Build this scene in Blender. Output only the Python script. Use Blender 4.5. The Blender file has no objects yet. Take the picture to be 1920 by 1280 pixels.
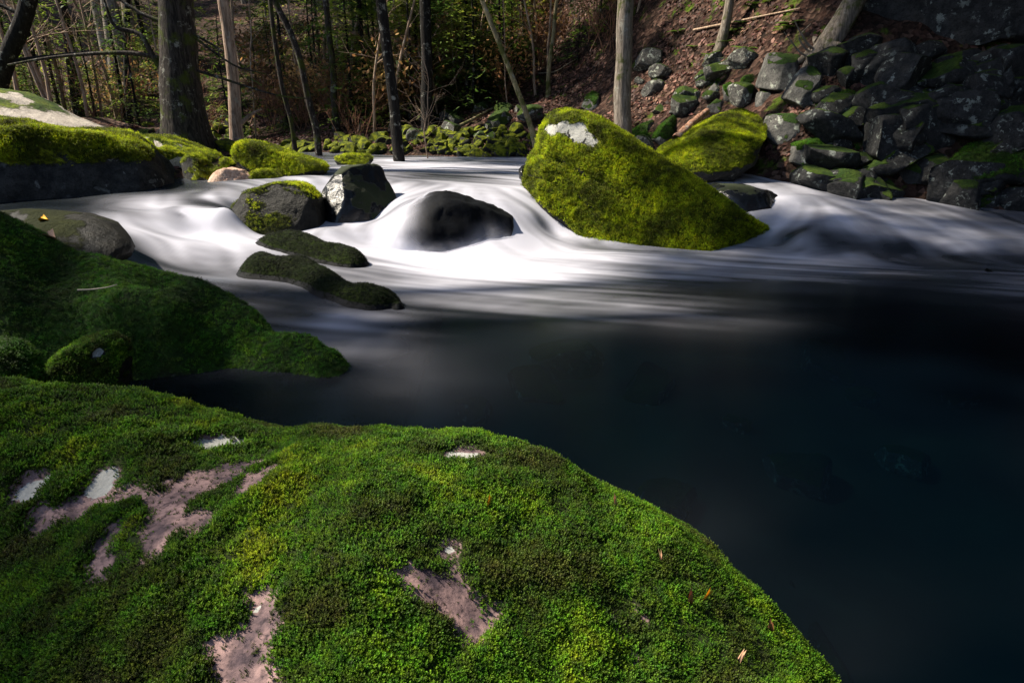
import bpy, bmesh, math, random
import numpy as np
from mathutils import Vector
random.seed(7); rng = np.random.default_rng(11)
sc = bpy.context.scene; C = sc.collection

# ------------------------------------------------------------------ camera, sky, sun, exposure
CAMZ, LENS, PITCH = 1.5, 22.0, math.radians(18.5)
F = LENS / 36.0 * 1920.0
cam_d = bpy.data.cameras.new('camera'); cam_d.lens = LENS; cam_d.sensor_width = 36.0
cam_d.clip_start = 0.02; cam_d.clip_end = 600
cam = bpy.data.objects.new('camera', cam_d); C.objects.link(cam)
cam.location = (0, 0, CAMZ); cam.rotation_euler = (math.radians(90) - PITCH, 0, 0)
sc.camera = cam
SUN = Vector((-0.64, 0.10, 0.74)).normalized()
world = bpy.data.worlds.new('World'); sc.world = world; world.use_nodes = True
wn = world.node_tree.nodes; bgn = wn['Background']
sky = wn.new('ShaderNodeTexSky'); sky.sky_type = 'NISHITA'; sky.sun_disc = False
sky.sun_elevation = math.asin(SUN.z); sky.sun_rotation = math.atan2(SUN.x, SUN.y)
world.node_tree.links.new(sky.outputs[0], bgn.inputs[0]); bgn.inputs[1].default_value = 0.09
sl = bpy.data.lights.new('sun', 'SUN'); sl.energy = 5.0; sl.angle = math.radians(1.5); sl.color = (1.0, 0.90, 0.74)
sun = bpy.data.objects.new('sun', sl); C.objects.link(sun)
sun.rotation_euler = SUN.to_track_quat('Z', 'Y').to_euler()
vs = sc.view_settings; vs.view_transform = 'Standard'; vs.look = 'None'; vs.gamma = 1.0; vs.use_curve_mapping = False
vs.exposure = 1.35
sc.cycles.use_denoising = True
sc.cycles.max_bounces = 6; sc.cycles.diffuse_bounces = 3; sc.cycles.transparent_max_bounces = 12
sc.cycles.sample_clamp_indirect = 4.0

# ------------------------------------------------------------------ helpers
def hash3(ix, iy, iz, s):
    h = (ix.astype(np.int64) * 374761393 + iy.astype(np.int64) * 668265263 + iz.astype(np.int64) * 2147483647 + s * 974711) & 0xFFFFFFFF
    h = ((h ^ (h >> 13)) * 1274126177) & 0xFFFFFFFF
    h = ((h ^ (h >> 16)) * 2246822519) & 0xFFFFFFFF
    return ((h ^ (h >> 15)) & 0xFFFFFF) / float(0xFFFFFF)
def vnoise(P, s=0):
    P = np.asarray(P, float); i = np.floor(P).astype(np.int64); f = P - i
    u = f * f * f * (f * (f * 6 - 15) + 10)
    out = 0
    for a in (0, 1):
        for b in (0, 1):
            for c in (0, 1):
                w = (u[:, 0] if a else 1 - u[:, 0]) * (u[:, 1] if b else 1 - u[:, 1]) * (u[:, 2] if c else 1 - u[:, 2])
                out = out + w * hash3(i[:, 0] + a, i[:, 1] + b, i[:, 2] + c, s)
    return out * 2 - 1
def fbm(P, sc_=1.0, oct_=4, s=0, gain=0.5):
    P = np.asarray(P, float) * sc_; a = 1.0; t = 0; n = 0
    for k in range(oct_):
        t = t + a * vnoise(P + 17.3 * k, s + k); n += a; P = P * 2.03; a *= gain
    return t / n
def sstep(a, b, x):
    t = np.clip((x - a) / (b - a), 0, 1); return t * t * (3 - 2 * t)
CP, SP = math.cos(PITCH), math.sin(PITCH)
def ray(px, py):
    v = (640 - py) / F
    return np.array([(px - 960) / F, CP + v * SP, -SP + v * CP])
def at_z(px, py, z):
    r = ray(px, py); t = (z - CAMZ) / r[2]; return np.array([r[0] * t, r[1] * t, z])
def at_d(px, py, d):
    r = ray(px, py); t = d / r[1]; return np.array([r[0] * t, d, CAMZ + r[2] * t])
def rbf_fit(X, y, kern, smooth=0.0):
    n = len(X); D = np.linalg.norm(X[:, None] - X[None], axis=2)
    A = np.zeros((n + 3, n + 3)); A[:n, :n] = kern(D) + smooth * np.eye(n)
    A[:n, n] = 1; A[:n, n + 1:] = X; A[n, :n] = 1; A[n + 1:, :n] = X.T
    w = np.linalg.solve(A + 1e-9 * np.eye(n + 3), np.r_[y, 0, 0, 0])
    def ev(Q):
        out = np.empty(len(Q))
        for k in range(0, len(Q), 20000):
            q = Q[k:k + 20000]; Dq = np.linalg.norm(q[:, None] - X[None], axis=2)
            out[k:k + 20000] = kern(Dq) @ w[:n] + w[n] + q @ w[n + 1:]
        return out
    return ev
klin = lambda r: r
ktps = lambda r: np.where(r > 1e-9, r * r * np.log(np.maximum(r, 1e-9)), 0)

def mesh_data(name, V, Fc, mat=None, attrs=None, smooth=True):
    me = bpy.data.meshes.new(name)
    V = np.asarray(V, np.float32)
    if isinstance(Fc, np.ndarray):
        k = Fc.shape[1]; n = len(Fc)
        me.vertices.add(len(V)); me.vertices.foreach_set('co', V.ravel())
        me.loops.add(n * k); me.loops.foreach_set('vertex_index', Fc.ravel().astype(np.int32))
        me.polygons.add(n); me.polygons.foreach_set('loop_start', np.arange(0, n * k, k, dtype=np.int32))
        me.update(calc_edges=True); me.validate()
    else:
        me.from_pydata([tuple(v) for v in V], [], Fc); me.update()
    if smooth and len(me.polygons): me.polygons.foreach_set('use_smooth', np.ones(len(me.polygons), bool))
    for k, v in (attrs or {}).items():
        a = me.attributes.new(k, 'FLOAT', 'POINT'); a.data.foreach_set('value', np.asarray(v, np.float32))
    if mat: me.materials.append(mat)
    return me
def link(name, me, parent=None, loc=None):
    o = bpy.data.objects.new(name, me); C.objects.link(o)
    if parent: o.parent = parent
    if loc is not None: o.location = loc
    return o
def tag(o, label=None, cat=None, group=None, kind=None):
    if label: o['label'] = label
    if cat: o['category'] = cat
    if group: o['group'] = group
    if kind: o['kind'] = kind
    return o
def copy_tree(o, parent=None):
    c = o.copy(); C.objects.link(c); c.parent = parent
    for ch in [q for q in o.children]: copy_tree(ch, c)
    return c
class MB:
    def __init__(s): s.V = []; s.F = []; s.n = 0
    def add(s, V, Fc):
        s.V.append(np.asarray(V, float)); s.F.append(np.asarray(Fc, int) + s.n); s.n += len(V)
    def tube(s, pts, rad, sides=6, cap=True):
        pts = np.asarray(pts, float); n = len(pts); rad = np.broadcast_to(rad, (n,)) if np.ndim(rad) else np.full(n, rad)
        T = np.gradient(pts, axis=0); T /= np.linalg.norm(T, axis=1)[:, None] + 1e-9
        ref = np.array([0.31, 0.95, 0.05]) if abs(T[0][2]) > 0.6 else np.array([0.1, 0.05, 1.0])
        A = np.cross(T, ref); A /= np.linalg.norm(A, axis=1)[:, None] + 1e-9; B = np.cross(T, A)
        th = np.arange(sides) * 2 * math.pi / sides
        V = pts[:, None] + rad[:, None, None] * (np.cos(th)[None, :, None] * A[:, None] + np.sin(th)[None, :, None] * B[:, None])
        V = V.reshape(-1, 3); i = np.arange(n - 1)[:, None] * sides; j = np.arange(sides)[None]; k = (j + 1) % sides
        Q = np.stack([i + j, i + k, i + sides + k, i + sides + j], -1).reshape(-1, 4)
        s.add(V, Q)
    def tris(s, T):            # (n,3,3) triangles stored as degenerate-free quads list kept separately
        T = np.asarray(T, float).reshape(-1, 3); s.add(T, np.arange(len(T)).reshape(-1, 3))
    def data(s, name, mat, smooth=True):
        V = np.concatenate(s.V)
        if len({f.shape[1] for f in s.F}) == 1: return mesh_data(name, V, np.concatenate(s.F), mat, smooth=smooth)
        return mesh_data(name, V, [tuple(q) for f in s.F for q in f], mat, smooth=smooth)

# ------------------------------------------------------------------ materials
class NT:
    def __init__(s, name):
        s.m = bpy.data.materials.new(name); s.m.use_nodes = True; s.t = s.m.node_tree
        s.b = s.t.nodes['Principled BSDF']; s.out = s.t.nodes['Material Output']
    def n(s, typ, ins=None, **kw):
        nd = s.t.nodes.new('ShaderNode' + typ)
        for k, v in kw.items(): setattr(nd, k, v)
        for k, v in (ins or {}).items(): s.set(nd.inputs[k], v)
        return nd
    def set(s, sock, v):
        if isinstance(v, bpy.types.NodeSocket): s.t.links.new(v, sock)
        elif isinstance(v, bpy.types.Node): s.t.links.new(v.outputs[0], sock)
        else: sock.default_value = v
    def noise(s, vec, scale, det=4, rough=0.55, dist=0.0):
        return s.n('TexNoise', {'Vector': vec, 'Scale': scale, 'Detail': det, 'Roughness': rough, 'Distortion': dist}).outputs[0]
    def ramp(s, fac, stops):
        r = s.n('ValToRGB', {0: fac}); e = r.color_ramp.elements
        while len(e) < len(stops): e.new(0.5)
        for q, (p, c) in zip(e, stops): q.position = p; q.color = c if len(c) == 4 else (*c, 1)
        return r.outputs[0]
    def rng(s, v, a, b, lo=0.0, hi=1.0):
        return s.n('MapRange', {0: v, 1: a, 2: b, 3: lo, 4: hi}, interpolation_type='SMOOTHSTEP').outputs[0]
    def mix(s, f, a, b):
        nd = s.n('Mix', data_type='RGBA'); s.set(nd.inputs[0], f); s.set(nd.inputs[6], a); s.set(nd.inputs[7], b); return nd.outputs[2]
    def math(s, op, a, b=0.0):
        nd = s.n('Math', operation=op); s.set(nd.inputs[0], a); s.set(nd.inputs[1], b); return nd.outputs[0]
    def attr(s, name): return s.n('Attribute', attribute_name=name).outputs['Fac']
    def bump(s, h, st, dist): return s.n('Bump', {'Height': h, 'Strength': st, 'Distance': dist}).outputs[0]
def c4(r, g, b): return (r, g, b, 1)

def rock_mat(name, s1, s2, lich=0.5, lcol=(0.45, 0.46, 0.42), moss1=(0.035, 0.075, 0.006), moss2=(0.13, 0.17, 0.01), rough=0.85, wet=0.0, scale=1.0, bumpst=.9, spec=None):
    m = NT(name); co = m.n('TexCoord').outputs['Object']
    big = m.noise(co, 1.7 * scale, 5); fine = m.noise(co, 34 * scale, 5, 0.65); mid = m.noise(co, 7 * scale, 6, 0.62)
    stone = m.mix(m.rng(mid, 0.32, 0.7), c4(*s1), c4(*s2))
    stone = m.mix(m.rng(fine, 0.45, 0.75), stone, c4(*(0.45 * x for x in s1)))
    ln = m.noise(co, 4.6 * scale, 7, 0.66, 0.3)
    lf = m.math('MULTIPLY', m.rng(ln, 0.62 - 0.13 * lich, 0.66 - 0.13 * lich), m.rng(big, 0.4, 0.6))
    stone = m.mix(m.math('MULTIPLY', lf, min(1, lich * 1.6)), stone, c4(*lcol))
    ml = m.attr('lichen'); stone = m.mix(m.rng(m.math('ADD', ml, m.math('MULTIPLY', m.math('SUBTRACT', m.noise(co, 8 * scale, 8, 0.72), 0.5), m.rng(ml, 0.0, 0.12, 0.0, 2.2))), 0.42, 0.48), stone, m.mix(fine, c4(0.20, 0.20, 0.19), c4(0.40, 0.40, 0.37)))
    mn = m.noise(co, 16 * scale, 6, 0.7); mn2 = m.noise(co, 2.3 * scale, 4)
    mo = m.mix(m.rng(mn2, 0.35, 0.66), c4(*moss1), c4(*moss2)); mo = m.mix(m.rng(mn, 0.35, 0.6), m.mix(0.65, mo, c4(0.012, 0.016, 0.004)), mo)
    mf = m.rng(m.math('ADD', m.attr('moss'), m.math('MULTIPLY', m.math('SUBTRACT', mn, 0.5), 0.8)), 0.36, 0.56)
    m.set(m.b.inputs['Base Color'], m.mix(mf, stone, mo))
    m.set(m.b.inputs['Roughness'], m.n('Mix', {0: mf, 2: rough, 3: 0.95}).outputs[0])
    m.b.inputs['Specular IOR Level'].default_value = spec if spec is not None else 0.4 if wet else 0.2
    h = m.math('ADD', m.math('MULTIPLY', m.noise(co, 60 * scale, 5, 0.7), 0.3), m.math('ADD', mid, m.math('MULTIPLY', m.math('MULTIPLY', mn, mf), 1.2)))
    m.set(m.b.inputs['Normal'], m.bump(h, bumpst, 0.05 / scale))
    return m.m
M = {}
M['granite'] = rock_mat('granite', (0.20, 0.185, 0.165), (0.33, 0.30, 0.27), 0.5)
M['granite_deep_shade'] = rock_mat('granite_deep_shade', (0.014, 0.015, 0.016), (0.04, 0.04, 0.04), 0.42, (0.27, 0.30, 0.27), moss1=(0.02, 0.05, 0.006), moss2=(0.06, 0.10, 0.01))  # granite darkened so the right bank reads as deep shade
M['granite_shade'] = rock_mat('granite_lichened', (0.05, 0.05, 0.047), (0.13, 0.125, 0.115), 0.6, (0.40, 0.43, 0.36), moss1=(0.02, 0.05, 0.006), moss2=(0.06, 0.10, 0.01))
M['pale'] = rock_mat('pale_granite', (0.36, 0.32, 0.28), (0.52, 0.47, 0.41), 0.4, (0.2, 0.21, 0.16))
M['pink'] = rock_mat('pink_granite', (0.45, 0.27, 0.19), (0.62, 0.45, 0.34), 0.3, (0.25, 0.2, 0.15))
M['wet'] = rock_mat('wet_shaded_stone', (0.003, 0.0035, 0.0045), (0.008, 0.009, 0.011), 0.0, rough=0.24, wet=1, moss1=(0.005, 0.010, 0.002), moss2=(0.012, 0.02, 0.003), bumpst=.35)  # wet stone, colour blackened further to stand for shade
M['wetdark'] = rock_mat('wet_shaded_black_stone', (0.0025, 0.003, 0.004), (0.006, 0.007, 0.009), 0.0, rough=0.65, bumpst=.3, spec=.06, moss1=(0.005, 0.009, 0.002), moss2=(0.014, 0.024, 0.003))  # wet stone again, with more of the shade in its colour
M['speck'] = rock_mat('speckled_wet_stone', (0.006, 0.0065, 0.006), (0.022, 0.021, 0.017), 0.0, rough=0.5, spec=.12, moss1=(0.010, 0.014, 0.003), moss2=(0.022, 0.026, 0.005))
M['bigmoss'] = rock_mat('mossy_granite', (0.012, 0.0125, 0.013), (0.04, 0.04, 0.037), 0.2, moss1=(0.03, 0.05, 0.004), moss2=(0.25, 0.28, 0.008))  # lighter moss tone raised to look sunlit
M['slabmoss'] = rock_mat('bank_rock_moss', (0.01, 0.0105, 0.011), (0.03, 0.03, 0.029), 0.1, moss1=(0.012, 0.035, 0.004), moss2=(0.035, 0.085, 0.008))
M['fg'] = rock_mat('foreground_rock', (0.045, 0.032, 0.040), (0.31, 0.20, 0.185), 0.0, moss1=(0.012, 0.02, 0.004), moss2=(0.03, 0.045, 0.006), scale=2.2, bumpst=.3)

def leafy(name, cols, scale, trans=0.35, tip=None, sat_noise=9):
    m = NT(name); g = m.n('NewGeometry').outputs['Position']; oi = m.n('ObjectInfo').outputs['Random']
    a = m.noise(g, scale, 4, 0.6)
    col = m.ramp(a, [(0.30 + 0.42 * k / (len(cols) - 1), c) for k, c in enumerate(cols)])
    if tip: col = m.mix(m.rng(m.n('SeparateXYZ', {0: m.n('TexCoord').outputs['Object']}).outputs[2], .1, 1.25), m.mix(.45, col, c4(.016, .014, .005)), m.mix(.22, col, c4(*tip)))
    hsv = m.n('HueSaturation', {'Color': col, 'Value': m.rng(oi, 0, 1, 0.4, 1.6), 'Hue': m.rng(m.noise(g, sat_noise * scale, 2), 0.3, 0.7, 0.48, 0.52)})
    m.set(m.b.inputs['Base Color'], hsv); m.b.inputs['Roughness'].default_value = 0.65; m.b.inputs['Specular IOR Level'].default_value = 0.25
    tr = m.n('BsdfTranslucent', {'Color': hsv}); mx = m.n('MixShader', {0: trans, 1: m.b.outputs[0], 2: tr})
    m.set(m.out.inputs[0], mx.outputs[0]); return m.m
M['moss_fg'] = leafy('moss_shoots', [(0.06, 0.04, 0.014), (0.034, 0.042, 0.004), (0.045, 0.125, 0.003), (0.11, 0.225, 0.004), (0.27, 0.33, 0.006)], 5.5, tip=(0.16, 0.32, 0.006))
M['moss_sun'] = leafy('moss_sunlit_tone', [(0.045, 0.05, 0.006), (0.11, 0.14, 0.005), (0.30, 0.36, 0.007), (0.46, 0.50, 0.008)], 2.2, 0.5)  # sunlit brightness put into this moss colour
M['moss_dark'] = leafy('moss_shade_tone', [(0.012, 0.025, 0.004), (0.025, 0.06, 0.005), (0.055, 0.15, 0.006), (0.12, 0.22, 0.008)], 1.6)  # darker moss copy, shade put into the colour
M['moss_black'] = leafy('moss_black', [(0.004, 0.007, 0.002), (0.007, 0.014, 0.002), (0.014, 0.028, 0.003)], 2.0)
M['needle'] = leafy('hemlock_needles', [(0.03, 0.06, 0.02), (0.07, 0.13, 0.02), (0.18, 0.22, 0.03), (0.34, 0.32, 0.05)], 0.35, 0.5)  # needle colours brightened to stand for missing sunlight
M['canopy'] = leafy('canopy_needles', [(0.02, 0.05, 0.015), (0.04, 0.08, 0.015), (0.06, 0.1, 0.02)], 0.2, 0.2)
M['fern'] = leafy('fern_frond', [(0.04, 0.09, 0.01), (0.07, 0.13, 0.012), (0.11, 0.16, 0.015)], 3)
M['litter'] = leafy('dry_leaves', [(0.035, 0.018, 0.014), (0.075, 0.034, 0.026), (0.14, 0.07, 0.05), (0.26, 0.15, 0.105)], 1.2, 0.2)
def plain(name, col, rough=0.8):
    m = NT(name); co = m.n('TexCoord').outputs['Object']
    m.set(m.b.inputs['Base Color'], m.mix(m.noise(co, 30, 4), c4(*col), c4(*(0.6 * x for x in col)))); m.b.inputs['Roughness'].default_value = rough; return m.m
M['yellow_leaf'] = plain('yellow_leaf', (0.75, 0.42, 0.02)); M['pink_leaf'] = plain('dry_pink_leaf', (0.62, 0.36, 0.22)); M['brown_leaf'] = plain('brown_leaf', (0.32, 0.13, 0.05))
M['twig'] = plain('dry_twig', (0.3, 0.26, 0.2))
def bark(name, a, b, moss=0.0, scale=1.0):
    m = NT(name); g = m.n('NewGeometry').outputs['Position']
    mp = m.n('Mapping', {'Vector': g, 'Scale': (14 * scale, 14 * scale, 2.2 * scale)}).outputs[0]
    n1 = m.noise(mp, 1.6, 6, 0.7, 0.6); n2 = m.noise(g, 2.2, 4)
    col = m.mix(m.rng(n1, 0.36, 0.66), c4(*a), c4(*b)); col = m.mix(m.math('MULTIPLY', m.rng(m.noise(g, 5.5, 5, 0.7), 0.56, 0.66), 0.6), col, c4(0.32, 0.32, 0.28))
    if moss: col = m.mix(m.math('MULTIPLY', m.rng(m.noise(g, 3.0, 5, 0.65), 0.62 - 0.25 * moss, 0.75 - 0.25 * moss), 0.85), col, c4(0.05, 0.065, 0.008))
    m.set(m.b.inputs['Base Color'], col); m.b.inputs['Roughness'].default_value = 0.9; m.b.inputs['Specular IOR Level'].default_value = 0.15
    m.set(m.b.inputs['Normal'], m.bump(n1, 1.0, 0.04)); return m.m
M['wood'] = bark('weathered_wood', (0.12, 0.06, 0.04), (0.42, 0.24, 0.16))
M['bark_dark'] = bark('dark_mossy_bark', (0.012, 0.010, 0.009), (0.06, 0.05, 0.043), 0.5)
M['bark_pale'] = bark('pale_bark', (0.18, 0.12, 0.09), (0.48, 0.36, 0.28))
M['bark_grey'] = bark('grey_bark', (0.10, 0.085, 0.07), (0.26, 0.22, 0.18), 0.35)
M['bark_moss'] = bark('mossy_thin_bark', (0.14, 0.12, 0.07), (0.32, 0.27, 0.15), 0.6)
M['bark_sap'] = bark('sapling_bark', (0.22, 0.15, 0.10), (0.46, 0.34, 0.25)); M['brush'] = bark('red_twigs', (0.16, 0.075, 0.045), (0.34, 0.18, 0.11))
M['bark_black'] = bark('shaded_bark', (0.007, 0.006, 0.0055), (0.022, 0.02, 0.018))

# ground
m = NT('leaf_litter_ground'); g = m.n('NewGeometry').outputs['Position']
vo = m.n('TexVoronoi', {'Vector': g, 'Scale': 11.0}); vc = m.n('SeparateColor', {0: vo.outputs['Color']}).outputs[0]
lit = m.ramp(vc, [(0.0, (0.012, 0.008, 0.006)), (0.35, (0.03, 0.016, 0.012)), (0.7, (0.065, 0.034, 0.025)), (1.0, (0.13, 0.08, 0.06))])
lit = m.mix(m.rng(m.noise(g, 0.9, 5), 0.35, 0.62), m.mix(0.6, lit, c4(0.012, 0.01, 0.008)), lit)
mos = m.mix(m.noise(g, 9, 5), c4(0.02, 0.045, 0.005), c4(0.09, 0.13, 0.012))
lit = m.mix(m.rng(m.noise(g, 1.6, 6, 0.65), 0.55, 0.66), lit, mos)
m.set(m.b.inputs['Base Color'], lit); m.b.inputs['Roughness'].default_value = 0.95; m.b.inputs['Specular IOR Level'].default_value = 0.1
m.set(m.b.inputs['Normal'], m.bump(m.math('ADD', m.math('MULTIPLY', vo.outputs['Distance'], 0.6), m.noise(g, 5, 6, 0.7)), 1.0, 0.12)); M['ground'] = m.m
m = NT('stream_bed'); g = m.n('NewGeometry').outputs['Position']
m.set(m.b.inputs['Base Color'], m.ramp(m.noise(g, 1.1, 5, 0.6), [(0.3, (0.015, 0.015, 0.012)), (0.6, (0.05, 0.045, 0.03)), (0.8, (0.10, 0.09, 0.06))])); M['bed'] = m.m

# water: dark clear pool + aerated white water, density from the 'foam' attribute
def water_mat(name, foam_in='foam', veil=False):
    m = NT(name); m.t.nodes.remove(m.b)
    g = m.n('NewGeometry').outputs['Position']; fo = m.attr(foam_in)
    s2 = m.noise(m.n('Mapping', {'Vector': g, 'Rotation': (0, 0, -0.16), 'Scale': (0.4, 1.7, 1.0)}).outputs[0], 1.1, 2, 0.4, 0.4)
    amp = m.math('ADD', m.math('MULTIPLY', m.math('SUBTRACT', s2, 0.5), 0.35), m.math('MULTIPLY', m.attr('streak'), 0.11))
    fo2 = m.math('ADD', fo, m.math('MULTIPLY', amp, m.rng(fo, 0.0, 0.45)))
    den = m.math('POWER', m.n('Clamp', {0: fo2}).outputs[0], 1.55)
    white = m.n('BsdfDiffuse', {'Color': c4(0.53, 0.535, 0.615)})
    wt = m.n('BsdfTranslucent', {'Color': c4(0.55, 0.6, 0.72)})
    wh = m.n('MixShader', {0: 0.25, 1: white, 2: wt})
    if veil:
        m.set(m.out.inputs[0], m.n('MixShader', {0: den, 1: m.n('BsdfTransparent'), 2: wh}).outputs[0]); return m.m
    clear = m.n('BsdfTransparent', {'Color': c4(0.08, 0.18, 0.22)})
    body = m.n('BsdfDiffuse', {'Color': c4(0.0004, 0.0032, 0.0075)})
    deep = m.n('MixShader', {0: 0.3, 1: clear, 2: body})
    base = m.n('MixShader', {0: den, 1: deep, 2: wh})
    fr = m.n('Fresnel', {'IOR': 1.33}).outputs[0]
    gl = m.n('BsdfGlossy', {'Color': c4(0.75, 0.9, 1), 'Roughness': 0.2})
    m.set(m.out.inputs[0], m.n('MixShader', {0: m.math('MULTIPLY', fr, m.rng(den, 0, 1, 0.5, 0.2)), 1: base, 2: gl}).outputs[0])
    return m.m
M['water'] = water_mat('stream_water'); M['veil'] = water_mat('white_water_veil', veil=True)

# ------------------------------------------------------------------ water level and foam (samples of the stream, turned into places in the world)
LV = [(200,1280,0),(1000,900,0),(1800,1000,0),(1900,700,0),(1400,700,0),(900,700,0),(650,720,0),(1800,560,0),(1500,540,0),(1200,540,0),(900,570,0),(650,620,0.0),(560,640,0.0),(540,590,.03),
 (1900,480,.05),(1700,482,.03),(1500,470,.03),(1400,468,.03),(1475,456,.06),(1400,454,.05),(1300,450,.04),(1330,330,.75),(1400,345,.66),(1480,372,.5),(1560,390,.42),(1650,400,.36),(1850,420,.26),(1915,445,.18),(1500,440,.18),(1600,455,.12),(1720,450,.16),(1760,470,.07),
 (620,300,.84),(700,299,.85),(850,299,.86),(980,297,.86),(800,325,.78),(900,340,.72),(740,345,.70),(980,352,.68),(930,375,.58),(1000,400,.40),(1030,435,.14),(1010,470,.03),(760,380,.56),(725,420,.32),(700,455,.12),(640,445,.20),(850,490,.02),(1100,478,.03),(1250,470,.03),
 (370,347,.71),(430,352,.70),(320,360,.66),(270,379,.6),(150,388,.56),(0,396,.54),(-100,402,.52),(560,335,.75),(640,318,.80),(400,389,.58),(362,388,.58),(432,389,.58),(400,437,.31),(362,438,.31),(430,436,.31),(330,384,.61),(375,366,.64),(425,366,.635),(400,446,.28),(300,390,.56),(230,400,.56),(250,440,.40),(350,462,.26),(450,460,.22),(560,462,.18),(610,432,.28),(520,443,.23),(465,434,.25),(585,441,.23),(660,426,.27),(705,412,.32),(490,442,.23),(400,500,.10),(430,525,.07),(300,480,.2),(700,505,.05),(640,520,.05)]
LP = np.array([at_z(*p) for p in LV])
lev_raw = rbf_fit(LP[:, :2], LP[:, 2], klin, 0.05)
def level(X, Y):
    z = lev_raw(np.stack([X, Y], -1))
    z = np.where(Y < 4.5, 0, z); z = np.clip(z, -0.0, 0.9)
    z = z * sstep(4.2, 6.2, Y) ; return np.where(Y > 15.5, 0.86 + 0.012 * (Y - 15.5), z)
FO = """300:600 .3,650 .5,700 .6,760 .9,820 .6,880 .75,940 .6,990 .8|315:640 .6,720 .9,780 .95,850 .9,920 .8,970 .7|330:720 .6,790 .3,850 .25,900 .5,950 .7,975 .85
|350:340 .1,380 .2,450 .5,745 .9,800 .6,850 .65,900 .7,950 .8,980 .9|370:340 .5,400 .8,440 .6,750 .9,780 .8,920 .9,970 .95|385:0 .02,150 .05,230 .4,290 .8,330 .5,380 .35,430 .3|396:30 .02,160 .15|400:240 .7,300 .6,340 .5,380 .9,420 .8
|420:250 .8,300 .85,350 .9,400 .95,430 .7,720 .95,1000 1,1040 .7|445:250 .75,300 .7,350 .9,400 1,450 .95,500 .8,620 .9,680 .9,720 .95,990 1,1050 .9|460:260 .5,320 .6,400 .9,470 .9,700 .9,1000 .95,1100 .6,1200 .6,1300 .7,1400 .7,1500 .5
|480:260 .3,350 .55,450 .6,550 .6,620 .6,700 .9,800 .95,900 1,1000 .95,1100 .85,1200 .75,1300 .8,1400 .7,1500 .75,1600 .55,1700 .4,1800 .3|500:380 .4,430 .45,600 .5,680 .55,720 .7,800 .9,900 .95,1000 .95,1100 .9,1200 .6,1300 .6,1400 .55,1500 .55,1600 .5,1700 .4,1850 .3
|520:400 .35,620 .4,720 .5,780 .75,850 .9,950 .95,1050 .95,1120 .65,1200 .45,1300 .42,1400 .38,1600 .3,1800 .22|540:480 .3,560 .25,760 .5,820 .75,900 .6,1000 .45,1100 .4,1200 .28,1400 .2,1700 .1|560:500 .25,600 .2,780 .4,860 .5,950 .6,1050 .5,1150 .35,1250 .22,1400 .12,1600 .05
|575:640 .3,800 .2,900 .4,1000 .55,1100 .55,1180 .6,1280 .35,1400 .15|590:510 .15,580 .15,640 .6,720 .45,800 .15,900 .15,1000 .3,1100 .35,1200 .4,1300 .35,1400 .2,1500 .08|610:530 .3,620 .5,700 .3,800 .08,1000 .08,1200 .1,1300 .15,1400 .12|640:650 .3,720 .3,800 .1,1000 .05,1300 .03
|660:660 .35,740 .3,820 .12|690:660 .12,740 .2,850 .1,1000 .03|730:600 .05,740 .12,850 .06,1100 .01|800:600 0,800 .02,1000 0,1400 0,1800 0|1000:1000 0,1330 .05,1500 .01,1900 0|1250:1300 0,1600 .05,1900 0|650:1500 0,1900 0
|335:1310 0.86,1340 0.98,1400 0.75|352:1450 0.64,1480 0.75|371:1480 0.98,1520 0.75,1560 0.64|390:1480 0.98,1550 0.86,1620 0.75,1700 0.52|410:1480 0.86,1560 0.81,1650 0.81,1750 0.69,1850 0.46|425:1470 0.75,1550 0.69,1650 0.69,1750 0.75,1880 0.52|440:1480 0.17,1550 0.29,1650 0.64,1720 0.75,1850 0.64|455:1500 0.52,1580 0.17,1700 0.23,1760 0.75,1850 0.69|470:1500 0.40,1600 0.23,1700 0.15,1760 0.46,1800 0.75,1900 0.52|530:1900 0.46|560:1850 0.12,1900 0.17"""
FX, FV = [], []
for row in FO.replace('\n', '').split('|'):
    yy, rest = row.split(':')
    for it in rest.split(','):
        a, b = it.split(); px, py = float(a), float(yy)
        z = 0.3
        for _ in range(12):
            p = at_z(px, py, z); z = 0.5 * z + 0.5 * float(level(np.array([p[0]]), np.array([p[1]]))[0])
        p = at_z(px, py, z); FX.append(p[:2]); FV.append(float(b))
FX = np.array(FX); FV = np.array(FV)
warp = lambda Q: np.stack([Q[:, 0] / np.maximum(Q[:, 1], .3) * 6.0, 7.0 * np.log(np.maximum(Q[:, 1], .3))], -1)
foam_ev = rbf_fit(warp(FX), FV, klin, 0.03)

CH = [(-3,-6),(-3.2,2.6),(-5.5,4.2),(-7.5,6.2),(-8.5,8.6),(-6.2,10.2),(-4.9,11.4),(-4.6,13.2),(-5.0,15.4),(-7.5,18),(-12,20.5),(-30,24),(-30,27.5),(-12,24),(-6.5,20.3),(-2.8,17.8),(0.2,16.8),(2.0,15.4),(3.5,13.6),(4.7,11.4),(7.6,9.9),(10.2,8.6),(15,7),(15,-6)]
CHa = np.array(CH, float)
def sdist(X, Y):
    P = np.stack([X, Y], -1); A = CHa; B = np.roll(CHa, -1, 0); d = np.full(len(P), 1e9); ins = np.zeros(len(P), bool)
    for a, b in zip(A, B):
        e = b - a; t = np.clip(((P - a) @ e) / (e @ e), 0, 1); d = np.minimum(d, np.linalg.norm(P - a - t[:, None] * e, axis=1))
        c = ((a[1] > P[:, 1]) != (b[1] > P[:, 1])); xx = (b[0] - a[0]) * (P[:, 1] - a[1]) / (b[1] - a[1] + 1e-12) + a[0]
        ins ^= c & (P[:, 0] < xx)
    return np.where(ins, -d, d)
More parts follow.
